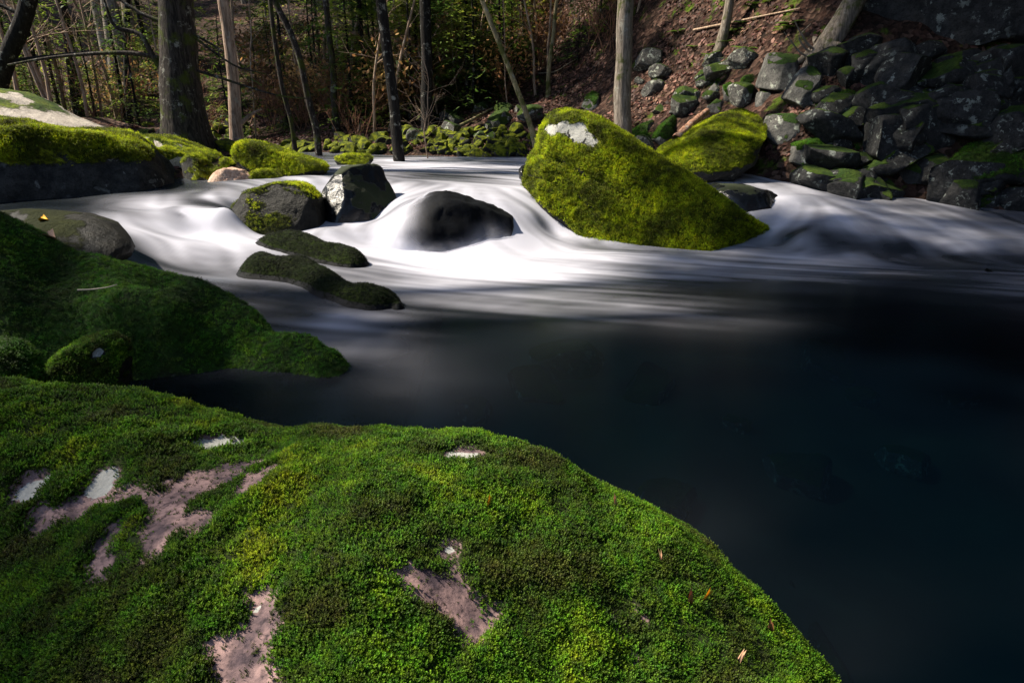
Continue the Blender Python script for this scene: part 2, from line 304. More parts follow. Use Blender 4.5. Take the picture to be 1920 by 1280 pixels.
def ground(X, Y):
    X = np.asarray(X, float).ravel(); Y = np.asarray(Y, float).ravel()
    s = sdist(X, Y); zw = level(X, Y); so = np.maximum(s, 0)
    right = sstep(-4.5, 1.0, X + 0.12 * (Y - 16)); k = 0.26 + 0.85 * sstep(0, 6.5, X)
    hr = np.minimum(k * so, 0.0 + k * 9 + 0.35 * np.maximum(so - 9, 0)) * right
    hl = (0.22 * np.minimum(so, 5) + 0.06 * np.maximum(so - 5, 0)) * (1 - right)
    back = 0.42 * np.log1p(np.exp(np.clip((Y - 25 - 0.15 * np.abs(X)) / 2.0, -20, 40))) * 2.0
    back = np.minimum(back, 34 + 0.02 * Y)
    side = 0.3 * np.maximum(np.abs(X) - 22, 0)
    P = np.stack([X, Y, 0 * X], -1)
    n = fbm(P, 0.45, 4, 3) * 0.35 * sstep(0.2, 3, s) + fbm(P, 2.1, 3, 5) * 0.10 * sstep(-.1, .8, s)
    z = zw + 0.10 * sstep(0, 0.4, s) + hr + hl + back * sstep(0, 3, s) + side + n
    dep = np.where(Y < 7, 0.55, 0.4); zi = zw - dep * sstep(0, 0.7, -s) - 0.02 + 0.12 * fbm(P, 1.5, 3, 9) * sstep(0, 0.7, -s)
    return np.where(s > 0, z, zi)
def gz(x, y): return float(ground(np.array([x]), np.array([y]))[0])
def hit(px, py, dmin=2.0, dmax=60):
    r = ray(px, py); d = np.arange(dmin, dmax, 0.1); t = d / r[1]
    g_ = ground(r[0] * t, d); b = np.where(CAMZ + r[2] * t <= g_)[0]
    dd = d[b[0]] if len(b) else dmax
    return dd
# ground sheet
def grade(lo, hi, c0, c1, step, n):
    a = np.arange(c0, c1, step); q = np.linspace(0, 1, n)[1:] ** 2.2
    return np.r_[(c0 - q * (c0 - lo))[::-1], a, c1 + q * (hi - c1)]
gx = grade(-150, 150, -14, 15, 0.16, 36); gy = grade(-60, 190, 1, 27, 0.16, 40)
XX, YY = np.meshgrid(gx, gy); nx, ny = len(gx), len(gy)
ZZ = ground(XX, YY)
def gridF(nx, ny):
    i = np.arange(nx - 1)[None] + np.arange(ny - 1)[:, None] * nx
    return np.stack([i, i + 1, i + nx + 1, i + nx], -1).reshape(-1, 4)
me = mesh_data('ground', np.stack([XX.ravel(), YY.ravel(), ZZ], -1), gridF(nx, ny), M['ground'])
me.materials.append(M['bed'])
sd_v = sdist(XX.ravel(), YY.ravel()); fq = gridF(nx, ny)
me.polygons.foreach_set('material_index', (sd_v[fq].max(1) < -0.1).astype(np.int32))
tag(link('ground', me), kind='structure')
# water sheet
wx = np.linspace(-13, 14.5, 560); wy = np.r_[np.linspace(-3, 4.5, 60)[:-1], np.linspace(4.5, 16.5, 400)[:-1], np.linspace(16.5, 27, 40)]
WX, WY = np.meshgrid(wx, wy); Wx, Wy = WX.ravel(), WY.ravel()
WZ = level(Wx, Wy).reshape(WX.shape)
for _ in range(7):
    WZ[1:-1, 1:-1] = (WZ[1:-1, 1:-1] * 2 + WZ[:-2, 1:-1] + WZ[2:, 1:-1] + WZ[1:-1, :-2] + WZ[1:-1, 2:]) / 6
fo = np.clip(foam_ev(warp(np.stack([Wx, Wy], -1))), 0, 1.05)
gyy, gxx = np.gradient(WZ, wy, wx); steep = np.hypot(gxx, gyy).ravel()
fo = np.where(Wy > 17, 0.25, fo) * sstep(0.9, 1.8, Wy); fo = np.where(np.abs(Wx) > 12, 0.05, fo)
WP = np.stack([Wx, Wy, WZ.ravel()], -1)
# streaks: noise drawn out along the way the water runs (downhill in the falls, across in the pool)
def blur(A, n):
    for _ in range(n): A = (np.roll(A, 1, 0) + A + np.roll(A, -1, 0)) / 3; A = (np.roll(A, 1, 1) + A + np.roll(A, -1, 1)) / 3
    return A
by, bx = np.gradient(blur(WZ, 4), wy, wx); sl_ = np.hypot(bx, by); wgt = sstep(.02, .12, sl_)
fx = -bx / (sl_ + 1e-6) * wgt + (1 - wgt) * .95; fy = -by / (sl_ + 1e-6) * wgt - (1 - wgt) * .28
fx, fy = blur(fx, 5), blur(fy, 5); fn = np.hypot(fx, fy) + 1e-6; fx, fy = fx / fn, fy / fn
nz_ = rng.uniform(-1, 1, WX.shape); nz_ = blur(nz_, 1); ix_ = np.arange(len(wx)); iy_ = np.arange(len(wy)); acc = nz_ * 0; wsum = 0
for sg in (-1, 1):
    qx, qy = WX.copy(), WY.copy()
    for k_ in range(34):
        ii = np.clip(np.rint(np.interp(qx, wx, ix_)), 0, len(wx) - 1).astype(int); jj = np.clip(np.rint(np.interp(qy, wy, iy_)), 0, len(wy) - 1).astype(int)
        w_ = math.exp(-(k_ / 20) ** 2); acc = acc + nz_[jj, ii] * w_; wsum += w_; qx = qx + sg * .045 * fx[jj, ii]; qy = qy + sg * .045 * fy[jj, ii]
streak = blur(acc, 1); streak = streak / streak[60:-40].std(); streak = np.clip(streak, -2.5, 2.5).ravel()
und = 0.03 * fbm(WP * [1.0, 1.6, 0], 0.9, 2, 21) * sstep(4.5, 8, Wy)
WP[:, 2] += und
msk = sdist(Wx, Wy) < 0.5
fq = gridF(len(wx), len(wy)); fq = fq[msk[fq].all(1)]
tag(link('stream_water', mesh_data('stream_water', WP, fq, M['water'], {'foam': fo, 'steep': sstep(0.08, 0.3, steep), 'streak': streak})), kind='structure')

# ------------------------------------------------------------------ scatter helper (moss shoots, leaf litter)
def scatter_group():
    ng = bpy.data.node_groups.new('scatter', 'GeometryNodeTree')
    ng.interface.new_socket('Geometry', in_out='INPUT', socket_type='NodeSocketGeometry'); ng.interface.new_socket('Tufts', in_out='INPUT', socket_type='NodeSocketCollection')
    ng.interface.new_socket('Geometry', in_out='OUTPUT', socket_type='NodeSocketGeometry')
    N = ng.nodes.new; L = ng.links.new
    gi, go = N('NodeGroupInput'), N('NodeGroupOutput'); iop = N('GeometryNodeInstanceOnPoints'); ci = N('GeometryNodeCollectionInfo')
    ci.inputs['Separate Children'].default_value = True; ci.inputs['Reset Children'].default_value = True
    an = N('GeometryNodeInputNamedAttribute'); an.data_type = 'FLOAT_VECTOR'; an.inputs['Name'].default_value = 'nrm'
    as_ = N('GeometryNodeInputNamedAttribute'); as_.data_type = 'FLOAT'; as_.inputs['Name'].default_value = 'scl'
    al = N('FunctionNodeAlignRotationToVector'); al.axis = 'Z'; rr = N('FunctionNodeRotateRotation'); rr.rotation_space = 'LOCAL'
    aa = N('FunctionNodeAxisAngleToRotation'); rv = N('FunctionNodeRandomValue'); rv.data_type = 'FLOAT'; rv.inputs[3].default_value = 6.283
    L(gi.outputs[0], iop.inputs['Points']); L(gi.outputs[1], ci.inputs['Collection']); L(ci.outputs[0], iop.inputs['Instance'])
    iop.inputs['Pick Instance'].default_value = True
    L(an.outputs[0], al.inputs['Vector']); L(al.outputs[0], rr.inputs[0]); L(rv.outputs[1], aa.inputs['Angle']); L(aa.outputs[0], rr.inputs[1]); L(rr.outputs[0], iop.inputs['Rotation'])
    L(as_.outputs[0], iop.inputs['Scale']); L(iop.outputs[0], go.inputs[0])
    return ng
SG = scatter_group()
def scatter(name, P, N_, S, coll, parent=None):
    me = bpy.data.meshes.new(name); me.vertices.add(len(P)); me.vertices.foreach_set('co', np.asarray(P, np.float32).ravel())
    a = me.attributes.new('nrm', 'FLOAT_VECTOR', 'POINT'); a.data.foreach_set('vector', np.asarray(N_, np.float32).ravel())
    a = me.attributes.new('scl', 'FLOAT', 'POINT'); a.data.foreach_set('value', np.asarray(S, np.float32)); me.update()
    o = link(name, me, parent); o['kind'] = 'stuff'
    md = o.modifiers.new('scatter', 'NODES'); md.node_group = SG
    md[[i.identifier for i in SG.interface.items_tree if i.name == 'Tufts'][0]] = coll
    return o
def tuft_coll(name, mat, variants=4, shoots=7, leaves=9, h=1.0, spread=0.55, leaf=0.2):
    co = bpy.data.collections.new(name); r = np.random.default_rng(hash(name) % 1000 if False else len(name))
    for v in range(variants):
        T = []
        for s in range(shoots):
            a = r.uniform(0, 6.28); q = spread * math.sqrt(r.uniform(0, 1)); base = np.array([q * math.cos(a), q * math.sin(a), -0.15])
            lean = np.array([math.cos(a) * q * 0.8 + r.normal(0, .15), math.sin(a) * q * 0.8 + r.normal(0, .15), 1.0]); hh = h * r.uniform(0.6, 1.15)
            for k in range(leaves):
                f = 0.25 + 0.75 * (k + 1) / leaves; c = base + lean * hh * f; th = k * 2.4 + r.uniform(0, .6); L = leaf * (1.25 - 0.55 * f) * r.uniform(.8, 1.2)
                up = 0.25 + 0.9 * f
                dr = np.array([math.cos(th), math.sin(th), up]); dr /= np.linalg.norm(dr); sd = np.array([-math.sin(th), math.cos(th), 0]) * L * 0.36
                T.append([c + sd, c + dr * L, c - sd])
        mb = MB(); mb.tris(np.array(T)); co.objects.link(bpy.data.objects.new(name + '_tuft', mb.data(name + '_tuft', mat, smooth=False)))
    return co
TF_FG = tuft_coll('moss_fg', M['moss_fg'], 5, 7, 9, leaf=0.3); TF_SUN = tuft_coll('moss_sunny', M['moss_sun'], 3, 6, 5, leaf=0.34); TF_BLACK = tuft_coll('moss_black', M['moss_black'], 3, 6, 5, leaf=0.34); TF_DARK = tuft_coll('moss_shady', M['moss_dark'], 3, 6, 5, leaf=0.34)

def sample_surface(me, n, mask):
    tri = np.empty(len(me.loop_triangles) * 3, np.int32) if len(me.loop_triangles) else None
    me.calc_loop_triangles(); tri = np.empty(len(me.loop_triangles) * 3, np.int32); me.loop_triangles.foreach_get('vertices', tri); tri = tri.reshape(-1, 3)
    V = np.empty(len(me.vertices) * 3, np.float32); me.vertices.foreach_get('co', V); V = V.reshape(-1, 3).astype(float)
    Nn = np.empty(len(me.vertices) * 3, np.float32); me.vertex_normals.foreach_get('vector', Nn); Nn = Nn.reshape(-1, 3)
    a, b, c = V[tri[:, 0]], V[tri[:, 1]], V[tri[:, 2]]; ar = np.linalg.norm(np.cross(b - a, c - a), axis=1) * 0.5
    w = ar * mask[tri].mean(1); w = w / w.sum(); ix = rng.choice(len(tri), n, p=w)
    u = rng.uniform(0, 1, (n, 2)); f = u.sum(1) > 1; u[f] = 1 - u[f]; u0 = 1 - u.sum(1)
    P = a[ix] * u0[:, None] + b[ix] * u[:, :1] + c[ix] * u[:, 1:]
    Nr = Nn[tri[ix, 0]] * u0[:, None] + Nn[tri[ix, 1]] * u[:, :1] + Nn[tri[ix, 2]] * u[:, 1:]
    mk = mask[tri[ix]].mean(1)
    return P, Nr, mk

def project(P):
    r = np.asarray(P, float) - [0, 0, CAMZ]; fw = r[:, 1] * CP - r[:, 2] * SP; up = r[:, 1] * SP + r[:, 2] * CP
    fw = np.maximum(fw, 1e-3); return 960 + F * r[:, 0] / fw, 640 - F * up / fw, fw
# ------------------------------------------------------------------ rocks
_ico = {}
def ico(sub):
    if sub not in _ico:
        bm = bmesh.new(); bmesh.ops.create_icosphere(bm, subdivisions=sub, radius=1.0)
        _ico[sub] = (np.array([v.co[:] for v in bm.verts]), np.array([[v.index for v in f.verts] for f in bm.faces])); bm.free()
    return _ico[sub]
def moss_mask(me, V, thr, soft, seed, wl=None, scale=2.5, amp=0.55):
    Nn = np.empty(len(me.vertices) * 3, np.float32); me.vertex_normals.foreach_get('vector', Nn); Nn = Nn.reshape(-1, 3)
    mk = sstep(thr - soft, thr + soft, Nn[:, 2] + amp * fbm(V, scale, 4, seed))
    if wl is not None: mk = mk * sstep(wl, wl + 0.22, V[:, 2])
    return mk
def add_attr(me, name, v):
    a = me.attributes.new(name, 'FLOAT', 'POINT'); a.data.foreach_set('value', np.asarray(v, np.float32))
def rock(name, label, outline, d=None, T=None, lean=0.3, p=2.6, sub=5, mat='granite', moss=(0.3, 0.3), tuft=None, ncut=5, namp=0.05, nsc=1.3, seed=0, cat='boulder', group=None, wl=None, lichen=None, push=0.0, drop=0, tz=0.0, mossamp=0.55, cracks=None, skew=0.0):
    ol = np.array(outline, float); cpx = ol.mean(0)
    ol[:, 1] += drop * sstep(.45, .9, (ol[:, 1] - ol[:, 1].min()) / np.ptp(ol[:, 1]))
    if d is None: d = hit(cpx[0], ol[:, 1].max() * 0.45 + cpx[1] * 0.55)
    d = d + push
    zc = at_d(cpx[0], cpx[1], d)[2]
    xc0 = at_d(cpx[0], cpx[1], d)[0]; PL = []
    for (a, b) in ol:
        r = ray(a, b); t = (d + lean * (CAMZ - zc) - skew * xc0) / (r[1] - lean * r[2] - skew * r[0]); PL.append((r[0] * t, CAMZ + r[2] * t))
    PL = np.array(PL); Q = np.roll(PL, -1, 0); u = np.linspace(0, 1, 60, endpoint=False)[None, :, None]
    B = (PL[:, None] * (1 - u) + Q[:, None] * u).reshape(-1, 2)
    cr = PL[:, 0] * Q[:, 1] - Q[:, 0] * PL[:, 1]; A = cr.sum() / 2; cen = ((PL + Q) * cr[:, None]).sum(0) / (6 * A)
    D = B - cen; th = np.arctan2(D[:, 1], D[:, 0]); ra = np.hypot(D[:, 0], D[:, 1])
    nb = 240; bi = ((th + math.pi) / (2 * math.pi) * nb).astype(int) % nb; R = np.zeros(nb); np.maximum.at(R, bi, ra)
    good = R > 0; ang = (np.arange(nb) + .5) / nb * 2 * math.pi - math.pi; R = np.interp(ang, ang[good], R[good], period=2 * math.pi)
    R = (np.roll(R, 1) + 2 * R + np.roll(R, -1)) / 4
    V, Fc = ico(sub); size = np.ptp(PL, axis=0).mean() / 2
    if T is None: T = size * 0.9
    r = np.hypot(V[:, 0], V[:, 2]); t = np.arctan2(V[:, 2], V[:, 0]); k = (r ** p + np.abs(V[:, 1]) ** p) ** (1 / p)
    Rt = np.interp(t, ang, R, period=2 * math.pi)
    X = Rt * r / k * np.cos(t); Z = Rt * r / k * np.sin(t); Y = T * V[:, 1] / k
    P = np.stack([X, Y, Z], -1); rr = np.random.default_rng(seed + 100)
    if p >= 4:
        tilt = rr.uniform(-.35, .35)
        for nn_, hf in (((tilt, -.5, .85), .55), ((-.8, -.6, tilt * .5), .6), ((.75, -.65, .15), .62), ((tilt * .4, -1, -.05), .66), ((tilt, .6, .8), .7)):
            n = np.array(nn_) + rr.normal(0, .1, 3); n /= np.linalg.norm(n); s_ = P @ n; P = P - n * np.maximum(0, s_ - s_.max() * hf)[:, None]
    for c in range(ncut):
        n = np.array([rr.uniform(-1, 1), rr.uniform(-1, 0.1), rr.uniform(-0.3, 1)]); n /= np.linalg.norm(n)
        n[2] *= 0.8; n /= np.linalg.norm(n); s = P @ n; h = s.max() * rr.uniform(0.58, 0.78)
        if abs(n[1]) < 0.45: h = s.max() * 0.93
        P = P - n * np.maximum(0, s - h)[:, None]
    P[:, 1], P[:, 2] = P[:, 1] + lean * P[:, 2] + skew * P[:, 0], P[:, 2] - tz * P[:, 1]
    dirn = P / (np.linalg.norm(P, axis=1)[:, None] + 1e-6)
    Wp = P + np.array([cen[0], d, cen[1]])
    nz = fbm(Wp, nsc / max(size, .2), 5, seed + 7, 0.52); rid = 1 - np.abs(fbm(Wp, 1.6 * nsc / max(size, .2), 4, seed + 31)) * 2
    P = P + dirn * ((nz - 0.55 * np.maximum(rid - .45, 0)) * namp * size * 2)[:, None]
    base = np.array([cen[0], d + lean * (cen[1] - zc) + skew * (cen[0] - xc0), PL[:, 1].min()])
    off = np.array([0, 0, cen[1] - PL[:, 1].min()])
    V3 = P + off
    ck = np.zeros(len(V3))
    if cracks:
        qx, qy, _w = project(V3 + base)
        wob = 5 * fbm(V3, 5, 3, seed + 3)
        for cl, cw, cd in cracks:
            for (ax, ay), (bx, by) in zip(cl[:-1], cl[1:]):
                e = np.array([bx - ax, by - ay]); tt = np.clip(((qx - ax) * e[0] + (qy - ay) * e[1]) / (e @ e), 0, 1)
                dd = np.hypot(qx - ax - tt * e[0], qy - ay - tt * e[1]) + wob; g_ = np.exp(-(dd / cw) ** 2) * (P[:, 1] < lean * P[:, 2] + .25 * T)
                V3 = V3 - dirn * (g_ * cd)[:, None]; ck = np.maximum(ck, g_)
    me = mesh_data(name, V3, Fc, M[mat]); Wv = V3 + base
    mk = moss_mask(me, Wv * (1 / max(size, .25)), moss[0], moss[1], seed, None, 2.2, mossamp)
    if wl is not None: mk = mk * sstep(wl, wl + 0.25, Wv[:, 2])
    li = np.zeros(len(V3))
    for (lx, ly, lr) in (lichen or []):
        q = at_d(lx, ly, d); pr = Wv.copy()
        dd = np.hypot((pr[:, 0] - q[0] * 0.985), (pr[:, 2] - q[2])); li = np.maximum(li, np.clip(1 - dd / (lr / F * d), 0, 1))
    if lichen: mk = mk * (1 - sstep(0.3, 0.5, li))
    add_attr(me, 'moss', mk); add_attr(me, 'lichen', li)
    o = link(name, me, None, base); tag(o, label, cat, group)
    if tuft:
        n, sz, coll = tuft; Pq, Nq, mq = sample_surface(me, n, mk * (mk > .35))
        sn = Nq * 0.7 + [0, 0, 0.5] + rng.normal(0, .25, Nq.shape)
        scatter('moss', Pq - Nq * sz * 0.1, sn, sz * rng.uniform(.6, 1.4, n) * np.clip(mq + .2, .4, 1.1), coll, o)
    return o

# rocks that are seen from above: height sheets through measured points, with sheer hidden flanks
def slab(name, label, contour, inner, bounds, step, mat, smooth_=0.0008, drop=((0.22, -0.32), (0.5, -0.85)), namp=0.02, nsc=3.0, seed=0, floor=-0.5):
    pts = []; cc = [at_d(px, py, d) for px, py, d in contour]
    for p in cc: pts.append(p)
    for i, p in enumerate(cc):
        a = cc[max(i - 1, 0)][:2]; b = cc[min(i + 1, len(cc) - 1)][:2]; tn = b - a; tn = tn / (np.linalg.norm(tn) + 1e-9); no = np.array([-tn[1], tn[0]])
        for dx, dz in drop: pts.append(np.array([p[0] + no[0] * dx, p[1] + no[1] * dx, p[2] + dz]))
    for q in inner: pts.append(np.array(q[1:], float) if q[0] == 'w' else at_z(*q[1:]) if q[0] == 'z' else at_d(*q[1:]))
    pts = np.array(pts); ev = rbf_fit(pts[:, :2], pts[:, 2], ktps, smooth_)
    x0, x1, y0, y1 = bounds; xs = np.arange(x0, x1, step); ys = np.arange(y0, y1, step); X, Y = np.meshgrid(xs, ys)
    Z = ev(np.stack([X.ravel(), Y.ravel()], -1)); Z = np.clip(Z, floor, None)
    P = np.stack([X.ravel(), Y.ravel(), Z], -1)
    P[:, 2] += namp * fbm(P * [1, 1, .3], nsc, 5, seed) * sstep(floor, floor + .2, Z)
    # skirt turns the sheet into a closed body
    fq = gridF(len(xs), len(ys)); n0 = len(P); nxs, nys = len(xs), len(ys)
    loop = np.r_[np.arange(nxs), np.arange(1, nys) * nxs + nxs - 1, (nys - 1) * nxs + np.arange(nxs - 2, -1, -1), np.arange(nys - 2, 0, -1) * nxs]
    sk = P[loop].copy(); sk[:, 2] = floor - 0.4; k = len(loop); i = np.arange(k); j = (i + 1) % k
    fs = np.stack([loop[j], loop[i], n0 + i, n0 + j], -1)
    return np.r_[P, sk], np.r_[fq, fs], pts

def surf_pts(P, lst):
    px, py, fw = project(P); out = []
    for q in lst:
        dd = np.hypot(px - q[0], py - q[1]) + 40 * fw; i = np.argmin(np.where(dd < 1e9, dd, 1e9)); out.append((P[i], q[2] * fw[i] / F, q))
    return out
def blob(P, lst, extra=0.0):
    m_ = np.zeros(len(P))
    for c, r, q in surf_pts(P, lst): m_ = np.maximum(m_, np.clip(1.35 - np.linalg.norm((P - c) * [1, .8, 1], axis=1) / max(r, 1e-4), 0, 1))
    return m_

# ---- the great moss boulder underfoot
con = [(-420,760,1.5),(-200,735,1.68),(0,727,1.74),(130,722,1.72),(300,732,1.70),(400,752,1.68),(480,775,1.64),(560,786,1.62),(650,795,1.60),(740,806,1.60),(830,813,1.61),(950,824,1.63),(1000,836,1.62),(1040,850,1.61),(1150,905,1.53),(1300,975,1.45),(1400,1070,1.33),(1480,1150,1.22),(1570,1280,1.06),(1640,1420,.9)]
inn = [('z',700,1280,.70),('z',0,1280,.66),('z',300,1000,.80),('z',700,1000,.81),('z',1000,1000,.73),('z',1200,1100,.64),('z',1300,1280,.55),('z',1050,1280,.64),('z',0,1000,.74),('z',350,1280,.69),('z',450,830,.80),('w',0,0.3,.62),('w',-.8,.3,.5),('w',.5,.3,.45),('w',0,-.6,.3),('w',-1.4,-.4,.1),('w',-1.9,.9,.45),('w',.6,-.5,.1)]
V, Fq, _p = slab('mossy_boulder', '', con, inn, (-2.6, 1.35, -0.7, 2.5), 0.016, 'fg', namp=0.028, nsc=4.0, seed=5)
bare = blob(V, [(470,1095,44),(485,1140,60),(455,1190,71),(450,1240,80),(455,1290,84),(845,1085,57),(885,1115,57),(800,1075,40),(760,1040,20),(835,985,20),(340,880,60),(390,860,57),(300,930,50),(440,850,50),(480,860,42),(370,930,42),(180,990,34),(170,1030,30),(200,960,30),(250,890,44),(180,880,39),(45,885,34),(130,920,42),(85,935,42),(410,797,30),(370,796,25),(445,799,22),(865,819,24),(840,820,18),(895,821,18),(290,990,22),(1190,1200,16),(1160,1150,14),(1210,1250,14),(715,1020,16)])
lich = blob(V, [(40,885,24),(65,868,16),(172,880,26),(190,858,22),(405,797,24),(375,796,20),(435,799,20),(865,820,22),(845,820,16),(890,821,16),(835,990,9),(480,1095,12)])
bn = fbm(V, 16, 5, 77, .65); bareM = np.clip(sstep(0.15, 0.8, 1.25 * bare + 1.0 * bn), 0, 1) * 0.96
cush = fbm(V, 8, 4, 13, .6); V[:, 2] += (1 - bareM) * 0.028 * cush + (1 - bareM) * 0.012 - 0.052
me = mesh_data('mossy_boulder', V, Fq, M['fg']); add_attr(me, 'moss', (1 - bareM) * 0.9); add_attr(me, 'lichen', np.where(lich > 0.1, lich, 0) * 0.95)
FG = tag(link('mossy_boulder', me), 'huge moss-covered boulder with bare pinkish stone patches beside the dark pool', 'boulder')
px, py, fw = project(V); vis = ((px > -150) & (px < 1750) & (py > 650) & (py < 1400) & (V[:, 2] > -.15)).astype(float)
mkk = (1 - bareM) * (bareM < .6) * vis * (0.55 + 0.75 * sstep(-.4, .4, cush)) * (0.35 + 1 / np.maximum(fw, .5) ** 2 * 0.6); mkk[len(V) - 1] = 0
Pq, Nq, mq = sample_surface(me, 125000, mkk)
sn = Nq * 0.75 + [0, 0, 0.45] + rng.normal(0, .28, Nq.shape)
cs = fbm(Pq, 11, 3, 41)
bits = np.where((bareM > .25) & (vis > 0), .25 + .75 * (fbm(V, 22, 3, 63) > .05), 0) * (lich < .2)
Pb, Nb, _b = sample_surface(me, 1500, bits); scatter('sparse_moss', Pb, Nb + rng.normal(0, .5, Nb.shape), rng.uniform(.002, .0065, len(Pb)), TF_FG, FG)
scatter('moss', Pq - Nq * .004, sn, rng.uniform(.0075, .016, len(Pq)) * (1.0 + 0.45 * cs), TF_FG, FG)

# ---- the mossy slab across the nook
con = [(-200,385,4.9),(-80,412,4.85),(0,432,4.8),(60,446,4.75),(120,463,4.7),(200,486,4.65),(280,507,4.6),(330,513,4.55),(380,526,4.5),(430,549,4.42),(470,571,4.34),(495,597,4.25),(504,617,4.2),(540,626,4.12),(590,631,4.08),(622,646,4.02),(632,660,3.95)]
inn = [('z',612,682,0),('z',560,698,0),('z',480,694,0),('z',400,696,0),('z',300,707,0),('z',220,716,0),('z',100,722,.0),('z',-100,728,.0),('z',560,650,.13),('z',480,638,.15),('z',400,615,.24),('z',300,595,.36),('z',200,570,.44),('z',600,655,.13),('z',580,642,.17),('z',520,660,.10),('z',540,640,.17),('z',420,668,.06),('z',300,660,.14),('z',150,650,.18),('z',0,660,.2),('z',0,520,.6),('z',100,530,.5),('z',300,550,.42),('z',400,580,.33),
  ('w',-4.6,3.4,-.3),('w',-2.5,3.5,-.3),('w',-1.2,3.5,-.3),('w',-.8,3.9,-.3),('w',-5.5,4.6,.7),('w',-5.6,5.6,.5)]
V, Fq, _p = slab('mossy_slab', '', con, inn, (-6.0, -0.75, 3.3, 5.6), 0.026, 'slabmoss', smooth_=.006, drop=((.09, -.2), (.3, -.65)), namp=0.035, nsc=2.0, seed=8)
me = mesh_data('mossy_slab', V, Fq, M['slabmoss']); mk = moss_mask(me, V, .1, .35, 9, -.12, 1.5, .45); add_attr(me, 'moss', mk); add_attr(me, 'lichen', mk * 0)
SL = tag(link('mossy_slab', me), 'long dark green moss-covered rock slab sloping down into the pool', 'boulder')
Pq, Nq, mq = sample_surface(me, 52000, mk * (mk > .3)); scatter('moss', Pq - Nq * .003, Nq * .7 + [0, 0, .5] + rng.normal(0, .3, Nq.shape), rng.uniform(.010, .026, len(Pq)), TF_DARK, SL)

S = (TF_SUN,); 
rock('small_mossy_rock', 'small peaked mossy rock with a pale tip wedged in front of the slab', [(50,735),(85,695),(110,672),(150,640),(195,633),(220,650),(232,678),(225,735)], 3.2, .22, mat='slabmoss', moss=(.0,.3), tuft=(3500,.015,TF_FG), ncut=4, seed=3, lichen=[(180,658,16)])
rock('small_mossy_rock', 'dark mossy rock corner tucked between the slab and the underfoot boulder', [(-90,640),(0,655),(30,685),(58,725),(20,760),(-90,760)], 2.9, .25, mat='slabmoss', moss=(.0,.3), tuft=(3000,.016,TF_DARK), ncut=2, seed=4)
rock('flat_wet_rock', 'flat dark speckled wet rock with two fallen leaves on it', [(-90,415),(-30,402),(60,391),(100,392),(160,400),(205,415),(222,440),(240,482),(200,510),(100,500),(-90,480)], 6.3, .5, lean=2.0, p=2.4, mat='speck', moss=(.95,.3), ncut=2, seed=5, namp=.03, tz=.15)

# ---- left bank
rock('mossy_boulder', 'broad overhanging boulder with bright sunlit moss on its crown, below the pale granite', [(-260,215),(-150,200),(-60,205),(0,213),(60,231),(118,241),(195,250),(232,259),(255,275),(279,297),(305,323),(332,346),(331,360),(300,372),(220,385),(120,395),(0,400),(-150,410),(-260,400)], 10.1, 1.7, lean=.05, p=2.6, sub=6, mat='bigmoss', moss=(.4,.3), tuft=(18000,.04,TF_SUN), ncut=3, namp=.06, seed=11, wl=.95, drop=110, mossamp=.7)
rock('pale_boulder', 'bare pale granite boulder behind the broad mossy one', [(-160,175),(-60,163),(0,169),(27,172),(60,188),(90,205),(115,222),(148,233),(197,252),(150,275),(0,275),(-160,270)], 12.2, 1.3, lean=.5, mat='pale', moss=(.95,.3), ncut=4, seed=12, sub=5, namp=.04)
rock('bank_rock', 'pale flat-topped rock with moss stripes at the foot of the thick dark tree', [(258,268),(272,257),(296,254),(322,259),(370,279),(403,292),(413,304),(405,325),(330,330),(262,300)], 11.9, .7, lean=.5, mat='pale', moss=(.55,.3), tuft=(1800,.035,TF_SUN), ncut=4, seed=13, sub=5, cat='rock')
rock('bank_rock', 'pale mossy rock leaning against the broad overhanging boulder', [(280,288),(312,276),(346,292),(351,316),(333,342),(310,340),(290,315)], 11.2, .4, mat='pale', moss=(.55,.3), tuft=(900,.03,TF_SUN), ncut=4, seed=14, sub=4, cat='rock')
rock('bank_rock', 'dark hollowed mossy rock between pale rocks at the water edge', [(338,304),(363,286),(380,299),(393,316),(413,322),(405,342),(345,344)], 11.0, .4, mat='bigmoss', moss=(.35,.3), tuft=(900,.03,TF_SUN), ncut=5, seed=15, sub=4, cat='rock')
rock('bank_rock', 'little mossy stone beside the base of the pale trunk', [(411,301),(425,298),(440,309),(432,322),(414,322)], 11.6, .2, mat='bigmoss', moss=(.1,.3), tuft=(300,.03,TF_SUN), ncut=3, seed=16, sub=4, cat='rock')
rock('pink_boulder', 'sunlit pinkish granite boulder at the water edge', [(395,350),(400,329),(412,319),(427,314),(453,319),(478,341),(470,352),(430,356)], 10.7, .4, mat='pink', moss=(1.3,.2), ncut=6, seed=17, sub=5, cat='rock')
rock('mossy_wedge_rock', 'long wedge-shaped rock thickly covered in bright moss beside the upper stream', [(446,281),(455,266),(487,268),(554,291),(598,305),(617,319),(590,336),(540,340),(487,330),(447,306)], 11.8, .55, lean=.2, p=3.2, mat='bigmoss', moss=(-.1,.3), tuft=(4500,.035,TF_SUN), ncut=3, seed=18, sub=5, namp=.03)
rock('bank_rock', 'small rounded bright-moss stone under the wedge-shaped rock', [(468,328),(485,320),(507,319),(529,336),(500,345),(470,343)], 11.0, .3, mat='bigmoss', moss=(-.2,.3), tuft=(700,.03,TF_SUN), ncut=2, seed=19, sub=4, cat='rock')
rock('stream_rock', 'flat mossy stone at the lip of the upper stream', [(628,297),(650,290),(690,291),(700,299),(690,312),(640,312)], 14.2, .5, mat='bigmoss', moss=(.2,.3), tuft=(500,.035,TF_SUN), ncut=3, seed=20, sub=4, cat='rock')

